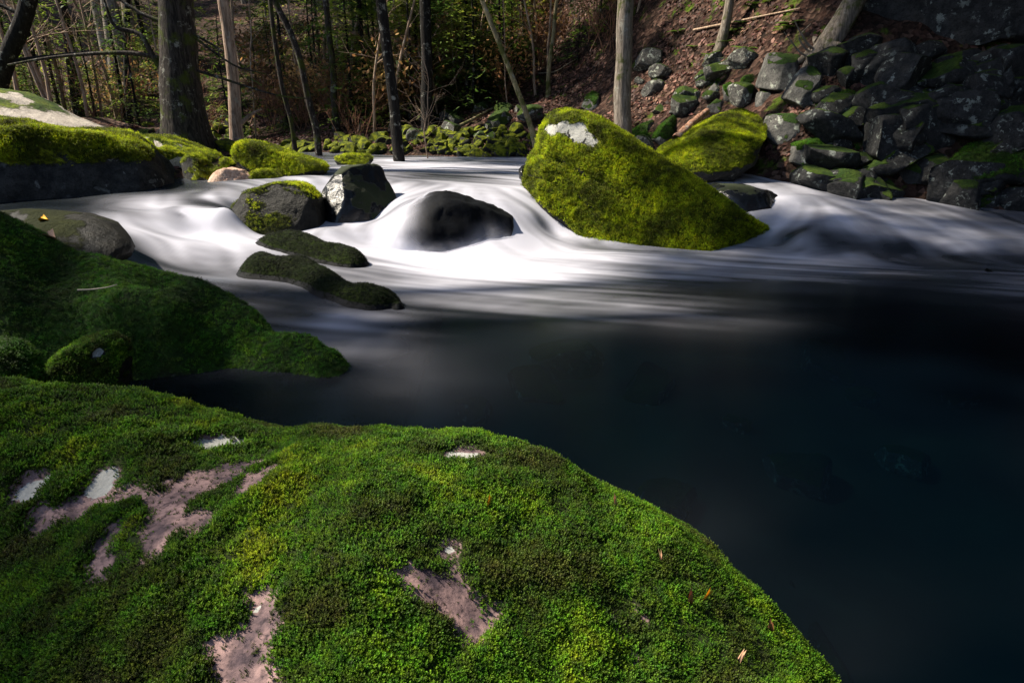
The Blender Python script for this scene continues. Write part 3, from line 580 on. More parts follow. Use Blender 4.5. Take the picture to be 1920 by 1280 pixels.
# ---- stream rocks
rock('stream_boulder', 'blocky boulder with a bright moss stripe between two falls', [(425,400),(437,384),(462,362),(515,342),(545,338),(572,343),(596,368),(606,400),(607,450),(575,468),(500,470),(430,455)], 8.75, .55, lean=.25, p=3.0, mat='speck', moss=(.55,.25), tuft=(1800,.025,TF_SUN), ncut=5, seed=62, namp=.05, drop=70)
rock('stream_boulder', 'black wet angular boulder with water pouring past both sides', [(603,370),(612,340),(640,318),(700,304),(712,311),(717,331),(735,350),(739,372),(716,402),(700,440),(650,445),(615,430)], 9.3, .6, lean=.25, p=3.0, mat='wet', moss=(.75,.25), ncut=6, seed=23, namp=.05, drop=70)
DOME = rock('submerged_boulder', 'smooth dark dome boulder half veiled by white water', [(722,490),(730,440),(755,395),(795,368),(835,358),(880,370),(930,389),(962,407),(965,425),(957,437),(972,466),(985,500),(900,520),(780,515)], 8.6, .85, lean=.35, p=3.2, mat='wetdark', moss=(1.6,.2), ncut=2, seed=28, namp=.05)
def flat_rock(label, contour, inner, bounds, seed, ntuft):
    V, Fq, _p = slab('flat_wet_rock', '', contour, [('z',) + q for q in inner] + [('w', *(at_z(*q)[:2] - [0, .22]), q[2] - .3) for q in inner[:6]], bounds, 0.022, 'wet', drop=((.10, -.13), (.3, -.5)), namp=0.05, nsc=3.2, seed=seed, floor=-.35)
    V = V[:]; wl = level(V[:, 0], V[:, 1]); me = mesh_data('flat_wet_rock', V, Fq, M['wetdark']); mk = moss_mask(me, V, .35, .3, seed, None, 3, .4) * sstep(.02, .08, V[:, 2] - wl)
    add_attr(me, 'moss', mk); add_attr(me, 'lichen', mk * 0); o = tag(link('flat_wet_rock', me), label, 'boulder')
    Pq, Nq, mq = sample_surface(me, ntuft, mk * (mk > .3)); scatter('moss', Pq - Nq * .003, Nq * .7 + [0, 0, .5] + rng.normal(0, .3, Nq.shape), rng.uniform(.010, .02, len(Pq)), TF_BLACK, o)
flat_rock('small flat black mossy rock just above the long low one', [(478,460,7.65),(500,449,7.7),(520,443,7.72),(550,438,7.7),(600,450,7.5),(650,460,7.3),(674,471,7.1),(680,484,7.0)], [(500,466,.19),(560,479,.15),(600,489,.12),(640,497,.1),(672,496,.1),(560,460,.25),(620,472,.2)], (-3.6, -1.5, 6.5, 8.2), 25, 3500)
flat_rock('long low black mossy rock trailing down into the pool', [(440,522,6.45),(450,505,6.6),(465,492,6.75),(490,484,6.85),(540,491,6.65),(575,490,6.55),(620,507,6.2),(700,539,5.7),(736,551,5.5),(744,566,5.38)], [(470,527,.05),(540,533,.05),(600,557,.03),(650,577,.01),(700,584,.0),(738,580,.0),(560,510,.17),(600,530,.13),(640,547,.11),(680,560,.085),(715,566,.07)], (-3.3, -0.8, 4.6, 7.4), 26, 6500)
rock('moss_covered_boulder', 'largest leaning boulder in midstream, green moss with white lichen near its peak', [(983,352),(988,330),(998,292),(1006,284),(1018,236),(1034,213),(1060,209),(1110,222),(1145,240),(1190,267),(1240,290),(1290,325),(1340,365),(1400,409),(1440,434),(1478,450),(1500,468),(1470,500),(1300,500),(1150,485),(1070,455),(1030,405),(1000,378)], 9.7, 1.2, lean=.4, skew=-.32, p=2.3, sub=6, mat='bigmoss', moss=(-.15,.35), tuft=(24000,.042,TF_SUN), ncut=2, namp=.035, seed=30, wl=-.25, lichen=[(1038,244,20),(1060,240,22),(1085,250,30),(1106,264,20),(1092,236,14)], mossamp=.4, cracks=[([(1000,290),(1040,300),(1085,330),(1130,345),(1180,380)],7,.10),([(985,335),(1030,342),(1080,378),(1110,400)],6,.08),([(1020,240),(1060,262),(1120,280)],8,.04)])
rock('stream_rock', 'small dark wet rock pressed against the leaning mossy boulder', [(972,318),(980,310),(993,308),(998,330),(985,342),(973,335)], 10.6, .25, mat='wet', moss=(1.5,.2), ncut=3, seed=31, sub=4, cat='rock')
rock('stream_rock', 'dark wet blocky rock in the side channel behind the leaning boulder', [(1322,352),(1345,345),(1390,346),(1442,357),(1467,375),(1458,400),(1450,425),(1400,440),(1340,400)], 10.3, .6, lean=.3, p=3, mat='wet', moss=(.9,.2), ncut=4, seed=32, sub=5, cat='rock')
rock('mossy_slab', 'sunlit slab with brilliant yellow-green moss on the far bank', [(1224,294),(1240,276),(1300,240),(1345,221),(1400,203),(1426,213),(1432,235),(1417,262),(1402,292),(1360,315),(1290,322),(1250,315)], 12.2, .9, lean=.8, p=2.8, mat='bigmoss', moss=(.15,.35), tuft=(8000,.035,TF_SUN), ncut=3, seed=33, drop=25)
rock('stream_rock', 'dark twiggy rock tip breaking the pool at its far side', [(1868,516),(1885,508),(1905,508),(1960,516),(1960,545),(1900,535)], 7.0, .3, lean=.6, mat='wet', moss=(1.5,.2), ncut=3, seed=34, sub=4, cat='rock')

# ---- right bank
RB = [("block",'large upright lichen-grey block leaning at the foot of the tilted trunk',[(1423,162),(1429,141),(1445,96),(1461,93),(1498,101),(1513,107),(1496,134),(1479,171),(1468,177),(1428,166)],.75),
 ("block",'tilted rectangular lichened block below the tilted trunk',[(1472,184),(1508,124),(1518,119),(1545,131),(1560,144),(1536,166),(1516,201),(1508,209)],.8),
 ("rock",'small rounded lichen rock under the tilted block',[(1514,196),(1522,175),(1539,166),(1553,178),(1546,199),(1528,203)],.5),
 ("block",'mossy block with pale lichen spots and a dark end',[(1514,234),(1535,208),(1559,168),(1596,173),(1632,188),(1627,236),(1579,236)],.35),
 ("block",'upright pillar rock, pale lichen above and moss below',[(1630,220),(1660,212),(1684,210),(1689,235),(1687,276),(1677,293),(1648,327),(1632,325),(1628,269)],.7),
 ("rock",'grey rounded rock beside the upright pillar rock',[(1690,250),(1703,230),(1727,238),(1731,256),(1707,274)],.9),
 ("block",'bluish grey peaked angular rock on the dark scree',[(1726,176),(1750,155),(1774,146),(1797,155),(1832,173),(1818,204),(1744,197)],.9),
 ("rock",'small grey rock at the top of the dark scree',[(1690,132),(1717,113),(1734,118),(1731,140),(1700,145)],.9),
 ("block",'flat lichened slab lying on the peaked angular rock',[(1753,142),(1774,131),(1804,129),(1828,141),(1825,153),(1797,157)],.9),
 ("block",'dark lichened rock below the cliff',[(1742,125),(1764,97),(1784,94),(1805,97),(1808,107),(1777,118)],.8),
 ("block",'long pale-edged slab slanting up to the cliff',[(1822,187),(1851,165),(1885,144),(1950,128),(1950,172),(1871,183),(1834,190)],.7),
 ("boulder",'broad dark boulder speckled with white lichen',[(1725,237),(1767,215),(1817,195),(1861,188),(1879,202),(1882,236),(1851,257),(1811,264),(1750,248)],.85),
 ("block",'flat-topped dark block near the side channel',[(1684,331),(1707,292),(1743,302),(1789,306),(1790,340),(1700,345)],.7),
 ("boulder",'dark boulder capped with deep green moss near the side channel',[(1785,308),(1838,269),(1885,262),(1955,266),(1955,345),(1800,345)],.25),
 ("boulder",'shaded mossy boulder low on the bank by the side channel',[(1778,358),(1807,332),(1831,322),(1858,332),(1873,356),(1860,400),(1785,400)],.3),
 ("rock",'low dark rock with lichen spots above the side channel',[(1480,304),(1488,272),(1522,262),(1545,259),(1557,275),(1546,307),(1500,314)],.5),
 ("rock",'small speckled stone between low dark rocks',[(1541,280),(1559,265),(1578,272),(1577,293),(1549,294)],.6),
 ("rock",'flat stone with green moss against the pillar rock',[(1583,280),(1602,265),(1629,262),(1630,288),(1596,294)],.2),
 ("rock",'dark squarish rock with a moss-green edge at the waterline',[(1503,343),(1522,306),(1567,304),(1577,330),(1565,352)],.4),
 ("rock",'dark block behind the brilliant mossy slab',[(1428,242),(1440,215),(1480,212),(1521,235),(1512,268),(1450,274)],.6),
 ("rock",'pale upright stone in the leaf litter on the slope',[(1356,162),(1371,155),(1385,175),(1375,202),(1359,190)],.5),
 ("rock",'mossy stone propped beside the large upright block',[(1383,162),(1398,144),(1425,136),(1422,163)],.3),
 ("rock",'moss-topped stone below the propped mossy stone',[(1385,182),(1391,161),(1419,161),(1415,190),(1394,193)],.4),
 ("rock",'narrow grey stone under the large upright block',[(1417,200),(1421,171),(1442,171),(1452,196),(1431,210)],.8),
 ("rock",'slim leaning stone in red-brown leaves',[(1324,176),(1344,149),(1351,168),(1334,185)],.8),
 ("rock",'cracked pale rock under the slope between two trunks',[(1089,200),(1100,178),(1112,171),(1123,178),(1125,200),(1110,217)],.5),
 ("rock",'mossy grey rock at the foot of the upright grey trunk',[(1178,252),(1200,236),(1226,226),(1228,240),(1200,262)],.5),
 ("rock",'mossy dark rock behind the leaning boulder shoulder',[(1186,262),(1211,245),(1226,262),(1216,288),(1192,282)],.3),
 ("rock",'mossy grey rock propping the fallen log',[(1222,262),(1240,235),(1268,215),(1285,222),(1270,250),(1235,275)],.2),
 ("rock",'lichen-grey slab above the fallen log',[(1255,212),(1275,188),(1305,168),(1320,176),(1300,200),(1275,215)],.7),
 ("rock",'grey stone beside the lichen-grey slab',[(1325,200),(1345,185),(1365,195),(1372,208),(1350,215),(1330,212)],.6),
 ("rock",'dark rock at the waterline below the pillar rock',[(1580,340),(1600,305),(1640,325),(1690,345),(1690,372),(1600,365)],.6)]
for k, (kind, lab, ol, mth) in enumerate(RB):
    blk = kind == 'block'; A = np.array(ol); big = np.ptp(A, axis=0).max() > 55
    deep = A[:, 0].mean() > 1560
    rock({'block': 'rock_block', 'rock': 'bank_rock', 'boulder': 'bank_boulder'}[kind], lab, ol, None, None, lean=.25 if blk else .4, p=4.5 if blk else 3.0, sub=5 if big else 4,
         mat='granite_deep_shade' if deep else 'granite_shade', moss=(mth, .3), tuft=((1200 if big else 400), .03, TF_DARK) if mth < .55 else None, ncut=5 if blk else 6, namp=.025 if blk else .045, seed=200 + k, cat='boulder' if big else 'rock', push=0.1)
rock('rock_cliff', 'massive dark lichened cliff face rising above the scree', [(1630,-60),(1648,20),(1672,70),(1705,100),(1760,92),(1830,95),(1900,120),(2100,140),(2100,-300),(1700,-300)], hit(1800, 92) + .6, 2.0, lean=.1, p=4, sub=6, mat='granite_deep_shade', moss=(.7,.3), ncut=7, namp=.06, seed=40, cat='cliff')

# loose stones: six shapes, copied over the banks
def proto(seed, mat, mth, sub=4):
    V, Fc = ico(sub); r = np.random.default_rng(seed); P = V * [1, r.uniform(.65, .9), r.uniform(.45, .75)]
    for c in range(11):
        n = r.normal(0, 1, 3); n /= np.linalg.norm(n); s = P @ n; h = s.max() * r.uniform(.5, .78); P = P - n * np.maximum(0, s - h)[:, None]
    P = P * (1.15 + .1 * fbm(P, 2.2, 5, seed, .6))[:, None]
    me = mesh_data('stone', P, Fc, M[mat]); add_attr(me, 'moss', moss_mask(me, P, mth, .3, seed, None, 2.2)); add_attr(me, 'lichen', np.zeros(len(P))); return me
PR_D = [proto(300 + k, 'granite_deep_shade', .75) for k in range(5)]; PR_S = [proto(320 + k, 'bigmoss', .1) for k in range(5)]; PR_G = [proto(340 + k, 'granite_shade', .55) for k in range(5)]
def stone(me, x, y, s, name, label, cat, group, sink=.25):
    o = link(name, me); z = gz(x, y); o.location = (x, y, z + s * (.35 - sink)); o.scale = (s, s, s); o.rotation_euler = (random.uniform(-.35, .35), random.uniform(-.35, .35), random.uniform(0, 6.28)); tag(o, label, cat, group)
def stones_px(n, pxr, pyr, sr, protos, name, label, group, ok=lambda x, y: True):
    k = 0; tries = 0
    while k < n and tries < n * 6:
        tries += 1; px, py = random.uniform(*pxr), random.uniform(*pyr); d = hit(px, py)
        if d > 40: continue
        p = at_d(px, py, d)
        if float(sdist(p[:1], p[1:2])[0]) < -0.35 or not ok(px, py): continue
        stone(random.choice(protos), p[0], p[1], random.uniform(*sr) * (d / 14), name, label, 'rock', group); k += 1
stones_px(130, (745, 1010), (252, 296), (.09, .24), PR_S, 'mossy_cobble', 'mossy cobble in the bank of cobbles along the far side of the stream', 'mossy cobbles along the far bank')
stones_px(40, (540, 760), (262, 296), (.1, .25), PR_S, 'mossy_stone', 'shaded mossy stone on the far bank under the dark leaning trunk', 'shaded stones on the far bank')
stones_px(26, (745, 1010), (205, 262), (.12, .35), PR_G, 'slope_stone', 'grey stone scattered in leaf litter on the far slope', 'stones on the far slope')
stones_px(75, (1545, 1915), (110, 395), (.25, .95), PR_D, 'scree_rock', 'dark lichened rock filling the shaded scree', 'rocks filling the shaded scree')
stones_px(26, (1180, 1400), (110, 300), (.15, .4), PR_G, 'slope_stone', 'mossy grey stone on the leaf-littered slope beside the lit slab', 'stones on the slope by the lit slab')
stones_px(25, (270, 460), (235, 285), (.12, .3), PR_S, 'bank_stone', 'mossy stone at the roots of the thick dark tree', 'stones round the thick tree')
# stones lying on the pool bed
for (px, py, s) in [(1050,640,.4),(1230,690,.3),(1390,760,.14),(1000,700,.3),(580,760,.2),(1550,650,.35),(1620,700,.15),(1800,700,.2),(1250,900,.25),(1500,850,.25),(900,730,.25),(330,705,.25),(1700,820,.2)]:
    p = at_z(px, py, -.35); stone(random.choice(PR_G), p[0], p[1], s, 'submerged_stone', 'blurred stone lying under the dark pool water', 'rock', 'stones on the pool bed')

# ------------------------------------------------------------------ trees
def crown_mesh(name, n, rad, zs, seed, leaf=.42, clumps=60, mat='canopy'):
    r = np.random.default_rng(seed); c = r.normal(0, 1, (clumps, 3)); c /= np.linalg.norm(c, axis=1)[:, None]; c *= (r.uniform(.15, 1, (clumps, 1)) ** .45) * rad; c[:, 2] *= zs
    ci = c[r.integers(0, clumps, n)] + r.normal(0, rad * .14, (n, 3)) * [1, 1, .6]
    a = r.normal(0, 1, (n, 3)); a[:, 2] *= .4; a /= np.linalg.norm(a, axis=1)[:, None]; b = np.cross(a, r.normal(0, 1, (n, 3)) * .5 + [0, 0, 1]); b /= np.linalg.norm(b, axis=1)[:, None]
    L = leaf * r.uniform(.6, 1.3, (n, 1)); W = L * .42
    T1 = np.stack([ci - a * L * .5, ci + b * W * .6, ci + a * L * .55], 1); T2 = np.stack([ci - a * L * .5, ci + a * L * .55, ci - b * W * .6], 1)
    mb = MB(); mb.tris(np.concatenate([T1, T2])); return mb.data(name, M[mat], smooth=False)
CROWN = [crown_mesh('crown', 2600, 3.4, .6, 50), crown_mesh('crown', 2600, 3.4, .6, 51), crown_mesh('thin_crown', 900, 2.6, .8, 52)]
def tree(name, label, pts, w, d, mat, height=13, crown=None, branches=(), sides=14, group=None, flare=1.35, wig=.05, roots=False, wtop=None):
    P = [at_d(a, b, d) for a, b in pts]; P.sort(key=lambda q: q[2]); P = np.array(P)
    base = P[0].copy(); r0 = w / F * d / 2
    g0 = gz(base[0], base[1]); lo = np.array([base[0] - (P[1][0] - base[0]) * .05, base[1], min(g0, base[2]) - .5])
    dirn = P[-1] - P[-2]; dirn = dirn / np.linalg.norm(dirn)
    if height > P[-1][2]: top = P[-1] + (dirn + [0, 0, .4]) / np.linalg.norm(dirn + [0, 0, .4]) * (height - P[-1][2]); K = np.vstack([lo, P, top])
    else: K = np.vstack([lo, P])
    s = np.r_[0, np.cumsum(np.linalg.norm(np.diff(K, axis=0), axis=1))]; n = max(14, int(s[-1] / .22)); u = np.linspace(0, s[-1], n)
    Q = np.stack([np.interp(u, s, K[:, k]) for k in range(3)], -1)
    for _ in range(6): Q[1:-1] = (Q[:-2] + 2 * Q[1:-1] + Q[2:]) / 4
    Q[:, :2] += (np.stack([fbm(np.stack([u, 0 * u, 0 * u], -1), .8, 2, int(d * 10)), fbm(np.stack([u, 0 * u, 0 * u], -1), .8, 2, int(d * 10) + 3)], -1)) * wig
    rad = r0 * (1 - .62 * (u / s[-1])) * (1 + (flare - 1) * np.exp(-np.maximum(Q[:, 2] - g0, 0) / (2.2 * r0 + .1))) * (1 + .06 * fbm(np.stack([u * 3, 0 * u, 0 * u], -1), 1, 2, 5))
    root = bpy.data.objects.new(name, None); C.objects.link(root); root.location = (base[0], base[1], g0); tag(root, label, 'tree', group)
    bpos = np.array(root.location)
    mb = MB(); mb.tube(Q - bpos, rad, sides); mb.data
    link('trunk', mb.data('trunk', M[mat]), root)
    for bp in branches:
        bp, wb = bp[0], bp[1]; B = np.array([at_d(x[0], x[1], d + (x[2] if len(x) > 2 else 0)) for x in bp])
        sb = np.r_[0, np.cumsum(np.linalg.norm(np.diff(B, axis=0), axis=1))]; ub = np.linspace(0, sb[-1], 16)
        Bq = np.stack([np.interp(ub, sb, B[:, k]) for k in range(3)], -1)
        for _ in range(2): Bq[1:-1] = (Bq[:-2] + 2 * Bq[1:-1] + Bq[2:]) / 4
        mb = MB(); mb.tube(Bq - bpos, wb / F * d / 2 * np.linspace(1, .35, 16), 6); link('branch', mb.data('branch', M[mat]), root)
    if roots:
        for k in range(6):
            a = k * 1.05 + .3; L = r0 * random.uniform(2.2, 3.6); t = np.linspace(0, 1, 8)[:, None]
            R = np.array([math.cos(a), math.sin(a), 0]) * (r0 * .6 + t * L) + [0, 0, r0 * .7] * (1 - t) ** 2 + [0, 0, -.1] * t
            R[:, 2] += [gz(bpos[0] + q[0], bpos[1] + q[1]) - g0 for q in R]
            mb = MB(); mb.tube(R, r0 * .38 * np.linspace(1, .3, 8), 8); link('root', mb.data('root', M[mat]), root)
    if crown is not None:
        ci, cs, dz = crown; c = link('crown', CROWN[ci], root); tp = Q[-1] - bpos; c.location = (tp[0], tp[1], tp[2] + dz); c.scale = (cs, cs, cs); c.rotation_euler = (0, 0, random.uniform(0, 6))
    return root
tree('thick_tree', 'thick dark mossy-barked tree standing behind the bank rocks', [(330,0),(338,120),(347,210),(352,262)], 60, 12.9, 'bark_dark', 20, (0, 1.1, -1), sides=20, roots=True, flare=1.6,
     branches=[([(312,45),(262,25),(225,0),(190,-30)], 9), ([(310,112),(250,98),(180,100),(90,108),(15,122)], 9), ([(318,150),(285,105),(265,60),(212,55),(195,0)], 12), ([(358,62),(400,85),(420,98,-.4)], 5), ([(360,130),(410,145),(470,165),(520,180),(575,185)], 6), ([(362,68),(390,90),(440,125),(500,140)], 5)])
tree('pale_tree', 'straight pale-barked sunlit tree next to the thick dark tree', [(416,-5),(428,90),(440,190),(446,290)], 22, 13.6, 'bark_pale', 13, None, branches=[([(452,232),(470,215),(490,205)], 9)])
tree('leaning_tree', 'slender mossy trunk leaning over the far stream bank', [(898,-10),(930,65),(955,130),(978,190),(1002,250),(1008,275)], 11, 14.4, 'bark_moss', 9, None, wig=.0, flare=1.2)
tree('grey_tree', 'straight grey trunk rising behind the leaning mossy boulder', [(1172,0),(1170,100),(1168,190),(1167,228)], 33, 13.3, 'bark_grey', 14, (1, 1.1, -1), sides=18, roots=True, flare=1.4)
tree('tilted_tree', 'mossy trunk tilted over the rock blocks on the slope', [(1612,-10),(1590,40),(1560,80),(1533,112)], 38, 13.2, 'bark_grey', 9, (2, 1.0, 0), sides=16, roots=True,
     branches=[([(1540,100),(1515,85),(1500,60),(1490,40)], 5), ([(1540,105),(1512,95),(1495,70),(1520,45)], 4), ([(1530,112),(1500,100),(1470,60)], 4)])
tree('dark_tree', 'dark crooked trunk rising from the shaded mossy stones', [(712,0),(720,60),(728,140),(738,200),(748,285)], 20, 15.5, 'bark_black', 21, (0, .9, 0), sides=12, roots=True)
tree('dark_tree', 'straight black trunk behind the bare white sapling', [(795,0),(798,120),(802,240)], 21, 19.5, 'bark_black', 19, (0, .9, 0))
tree('grey_tree', 'bent blotchy grey trunk in the shaded wood', [(510,0),(545,60),(568,130),(580,190),(592,240)], 13, 17.5, 'bark_dark', 13, (1, .75, 0))
tree('mossy_tree', 'thin trunk with a mossy foot next to the bent blotchy trunk', [(506,0),(515,80),(530,160),(546,228)], 9, 16.5, 'bark_dark', 15, None)
tree('grey_tree', 'grey trunk deep in the shaded wood', [(612,0),(618,60),(624,140),(630,220)], 12, 22, 'bark_dark', 14, (1, .8, 0))
tree('edge_tree', 'black leaning trunk with a long horizontal limb over the pale boulder', [(55,-5),(38,55),(12,95),(-8,170),(-20,230)], 28, 13.6, 'bark_black', 22, (0, .8, 0), branches=[([(12,95),(45,30),(-10,5),(-40,-20)], 12), ([(8,120),(60,110),(150,100),(240,98),(300,112)], 9)])
tree('dark_tree', 'dark trunk among the pale saplings behind the bank', [(115,0),(130,90),(140,170),(150,215)], 18, 20, 'bark_black', 13, None)
tree('dark_tree', 'slim dark trunk between the thick tree and the saplings', [(240,0),(240,90),(238,200)], 13, 22, 'bark_black', 13, None)
tree('slope_tree', 'young trunk on the lit slope above the leaves', [(1368,-10),(1362,40),(1352,75)], 16, 16, 'bark_grey', 12, (2, .9, 0))
tree('slope_tree', 'thin young trunk in the sunlit wood', [(1046,-5),(1040,60),(1030,110)], 8, 21, 'bark_moss', 11, (2, .7, 0))
# unseen trees added and leaned so their crowns shade the pool and scree
SHADE = []
def shade_tree(x, y, h, cs, label, ci=0, lean=(0, 0)):
    g0 = gz(x, y); root = bpy.data.objects.new('added_shade_tree', None); C.objects.link(root); root.location = (x, y, g0); tag(root, label, 'tree', 'unseen trees added for shade')
    t = np.linspace(0, 1, 16)[:, None]; Q = np.concatenate([lean[0] * t ** 1.5, lean[1] * t ** 1.5, -.4 + h * t], 1)
    mb = MB(); mb.tube(Q, np.linspace(.3, .1, 16), 10); link('trunk', mb.data('trunk', M['bark_dark']), root)
    c = link('crown', CROWN[ci], root, (Q[-1][0], Q[-1][1], h - 1)); c.scale = (cs, cs, cs); c.rotation_euler[2] = random.uniform(0, 6)
lab = 'unseen evergreen added beside the stream to cast shade'
for a in [(-14, 5.9, 11, .62, (1.5, 0), 2), (-9, 2.6, 9, .5, (0, 0), 2), (-9.8, 4.6, 15, 1.15, (3.7, 3.6)), (-11.2, 5.2, 14, .62, (2.6, 3.9)), (15.5, 10.5, 9, 1.3, (-4.5, 0)), (15.5, 13, 10, 1.4, (-4, 0)), (9.5, 3.5, 12, 1.6, (0, 0)), (14, 9, 14, 1.6, (0, 0)), (8, -4, 12, 1.6, (0, 0)), (13, 12.5, 8, 1.5, (-3, 0)), (12.5, 8.5, 9, 1.0, (-1.0, 0)), (12.5, 15.5, 9, 1.2, (-1, 0)), (14, 11, 10, 1.2, (-5, .5)), (13.5, 13.5, 11.5, 1.2, (-5.5, .5)), (15, 9.5, 12, 1.2, (-4, 1))]:
    shade_tree(a[0], a[1], a[2], a[3], lab, a[5] if len(a) > 5 else 0, a[4])

# saplings and understory
def twig_fan(mb, p, dirn, L, r, depth, rg):
    n = 6; t = np.linspace(0, 1, n)[:, None]; bend = rg.normal(0, .25, 3) * L; bend[2] += .12 * L
    Q = p + dirn * L * t + bend * t ** 2; mb.tube(Q, np.linspace(r, r * .35, n), 3)
    if depth:
        for k in range(rg.integers(3, 6)):
            f = rg.uniform(.25, .95); q = p + dirn * L * f + bend * f ** 2; dd = dirn + rg.normal(0, .6, 3); dd /= np.linalg.norm(dd); twig_fan(mb, q, dd, L * rg.uniform(.35, .6), r * .55, depth - 1, rg)
def make_sapling(seed, h, r, lean, mat, nb=7, low=.25):
    rg = np.random.default_rng(seed); t = np.linspace(0, 1, 18)[:, None]; w = np.stack([fbm(np.stack([t[:, 0] * 3, 0 * t[:, 0], 0 * t[:, 0]], -1), 1, 3, seed + k) for k in (0, 9)], -1) * .25
    Q = np.concatenate([lean * h * t + w[:, :1], w[:, 1:], -.3 + h * t], 1); mb = MB(); mb.tube(Q, np.linspace(r, r * .35, 18), 7); tr = mb.data('trunk', M[mat])
    mb = MB()
    for k in range(nb):
        f = rg.uniform(low, .95); p = np.array([np.interp(f, t[:, 0], Q[:, i]) for i in range(3)]); a = rg.uniform(0, 6.28); d_ = np.array([math.cos(a), math.sin(a), rg.uniform(.2, 1.0)]); d_ /= np.linalg.norm(d_)
        twig_fan(mb, p, d_, rg.uniform(.5, 1.3), r * .35, 1, rg)
    return tr, mb.data('twigs', M[mat])
SAP = [make_sapling(400 + k, 7.5, .035 + .012 * (k % 3), [.05, -.12, .22, .0, -.05, .3][k], 'bark_sap', 8) for k in range(6)]
def sapling(x, y, k, s, rz, label, group):
    root = bpy.data.objects.new('sapling', None); C.objects.link(root); root.location = (x, y, gz(x, y)); root.scale = (s, s, s); root.rotation_euler[2] = rz; tag(root, label, 'sapling', group)
    link('trunk', SAP[k][0], root); link('twigs', SAP[k][1], root)
def place_px(n, pxr, dr, fn):
    for _ in range(n):
        px = random.uniform(*pxr); d = random.uniform(*dr); x = (px - 960) / F * d * 1.04
        if float(sdist(np.array([x]), np.array([d]))[0]) > .4: fn(x, d)
for (px, d, k, s, rz) in [(190,15.5,1,1.0,0),(200,16,5,.9,3.4),(140,15.8,1,1.1,.2),(250,17,1,1.0,.3),(185,15,5,.8,2.9),(270,18,3,1.1,0),(60,16,3,1.0,0),(30,15.5,1,.9,0),(300,19,2,1,3),(95,17,1,1.0,.4),(215,18,1,1.2,.3),(165,19,3,1.2,.3)]:
    x = (px - 960) / F * d * 1.04; sapling(x, d, k, s, rz, 'pale slanting sapling in the sunlit thicket behind the bank boulders', 'pale saplings behind the bank boulders')
place_px(30, (-60, 800), (19, 36), lambda x, y: sapling(x, y, random.randrange(6), random.uniform(.8, 1.4), random.uniform(0, 6.3), 'thin bare sapling deep in the wood across the stream', 'bare saplings in the wood'))
place_px(40, (800, 1420), (19, 34), lambda x, y: sapling(x, y, random.randrange(6), random.uniform(.6, 1.2), random.uniform(0, 6.3), 'thin bare sapling on the wooded slope beyond the slender leaning trunk', 'bare saplings on the slope'))
# the bare white sapling in front of the black trunk
t_ = make_sapling(431, 3.4, .022, -.05, 'bark_sap', 16, .35); root = bpy.data.objects.new('bare_sapling', None); C.objects.link(root); q = at_d(808, 262, 16.5); root.location = (q[0], 16.5, gz(q[0], 16.5)); tag(root, 'small bare white-twigged sapling in front of the straight black trunk', 'sapling'); link('trunk', t_[0], root); link('twigs', t_[1], root)

def make_hemlock(seed, h, n=34, lf=.15):
    rg = np.random.default_rng(seed); t = np.linspace(0, 1, 10)[:, None]; Q = np.concatenate([.1 * np.sin(3 * t), 0 * t, -.3 + h * t], 1)
    mb = MB(); mb.tube(Q, np.linspace(.012 * h, .003 * h, 10), 6); tr = mb.data('trunk', M['bark_black']); T = []; tw = MB()
    for k in range(n):
        f = rg.uniform(.08, .98); L = h * .34 * (1.08 - f) * rg.uniform(.6, 1.2) + .15; a = rg.uniform(0, 6.28); d_ = np.array([math.cos(a), math.sin(a), 0]); s_ = np.array([-d_[1], d_[0], 0]); p = np.array([.1 * math.sin(3 * f), 0, -.3 + h * f])
        nn = int(L / .035)
        for j in range(nn):
            u = rg.uniform(.12, 1); wd = L * .36 * (1 - abs(u - .4)) ; o = rg.uniform(-1, 1) * wd; c = p + d_ * L * u + s_ * o + np.array([0, 0, .12 * u * L - .42 * u * u * L - .12 * abs(o)]) + rg.normal(0, .02, 3)
            ax = d_ * .7 + s_ * np.sign(o) * .8 + rg.normal(0, .25, 3); ax[2] -= .15; ax /= np.linalg.norm(ax); l = lf * rg.uniform(.6, 1.3); sd = np.cross(ax, [0, 0, 1]) ; sd = sd / (np.linalg.norm(sd) + 1e-6) * l * .22
            T.append([c - sd, c + ax * l, c + sd])
        tw.tube(np.stack([p + d_ * L * u + [0, 0, .12 * u * L - .42 * u * u * L] for u in (0, .4, .8)]), [.008, .006, .003], 3)
    mb = MB(); mb.tris(np.array(T)); return tr, mb.data('crown', M['needle'], smooth=False), tw.data('twigs', M['bark_black'])
HEM = [make_hemlock(500 + k, [3.0, 4.2, 5.5, 2.2, 3.6][k], [40, 52, 60, 34, 46][k]) for k in range(5)]
def hemlock(x, y, k, s, label, group):
    root = bpy.data.objects.new('young_hemlock', None); C.objects.link(root); root.location = (x, y, gz(x, y)); root.scale = (s, s, s); root.rotation_euler[2] = random.uniform(0, 6.3); tag(root, label, 'tree', group)
    for nm, d_ in zip(('trunk', 'crown', 'twigs'), HEM[k]): link(nm, d_, root)
place_px(60, (-80, 330), (16.5, 28), lambda x, y: hemlock(x, y, random.randrange(5), random.uniform(.6, 1.1), 'young hemlock among the pale saplings behind the bank boulders', 'young hemlocks behind the bank boulders'))
place_px(46, (330, 900), (22, 36), lambda x, y: hemlock(x, y, random.randrange(5), random.uniform(.9, 1.6), 'young hemlock in the shaded wood across the stream', 'young hemlocks in the shaded wood'))
place_px(60, (780, 1330), (21, 32), lambda x, y: hemlock(x, y, random.randrange(5), random.uniform(.8, 1.6), 'young hemlock on the sunlit wooded slope', 'young hemlocks on the sunlit slope'))
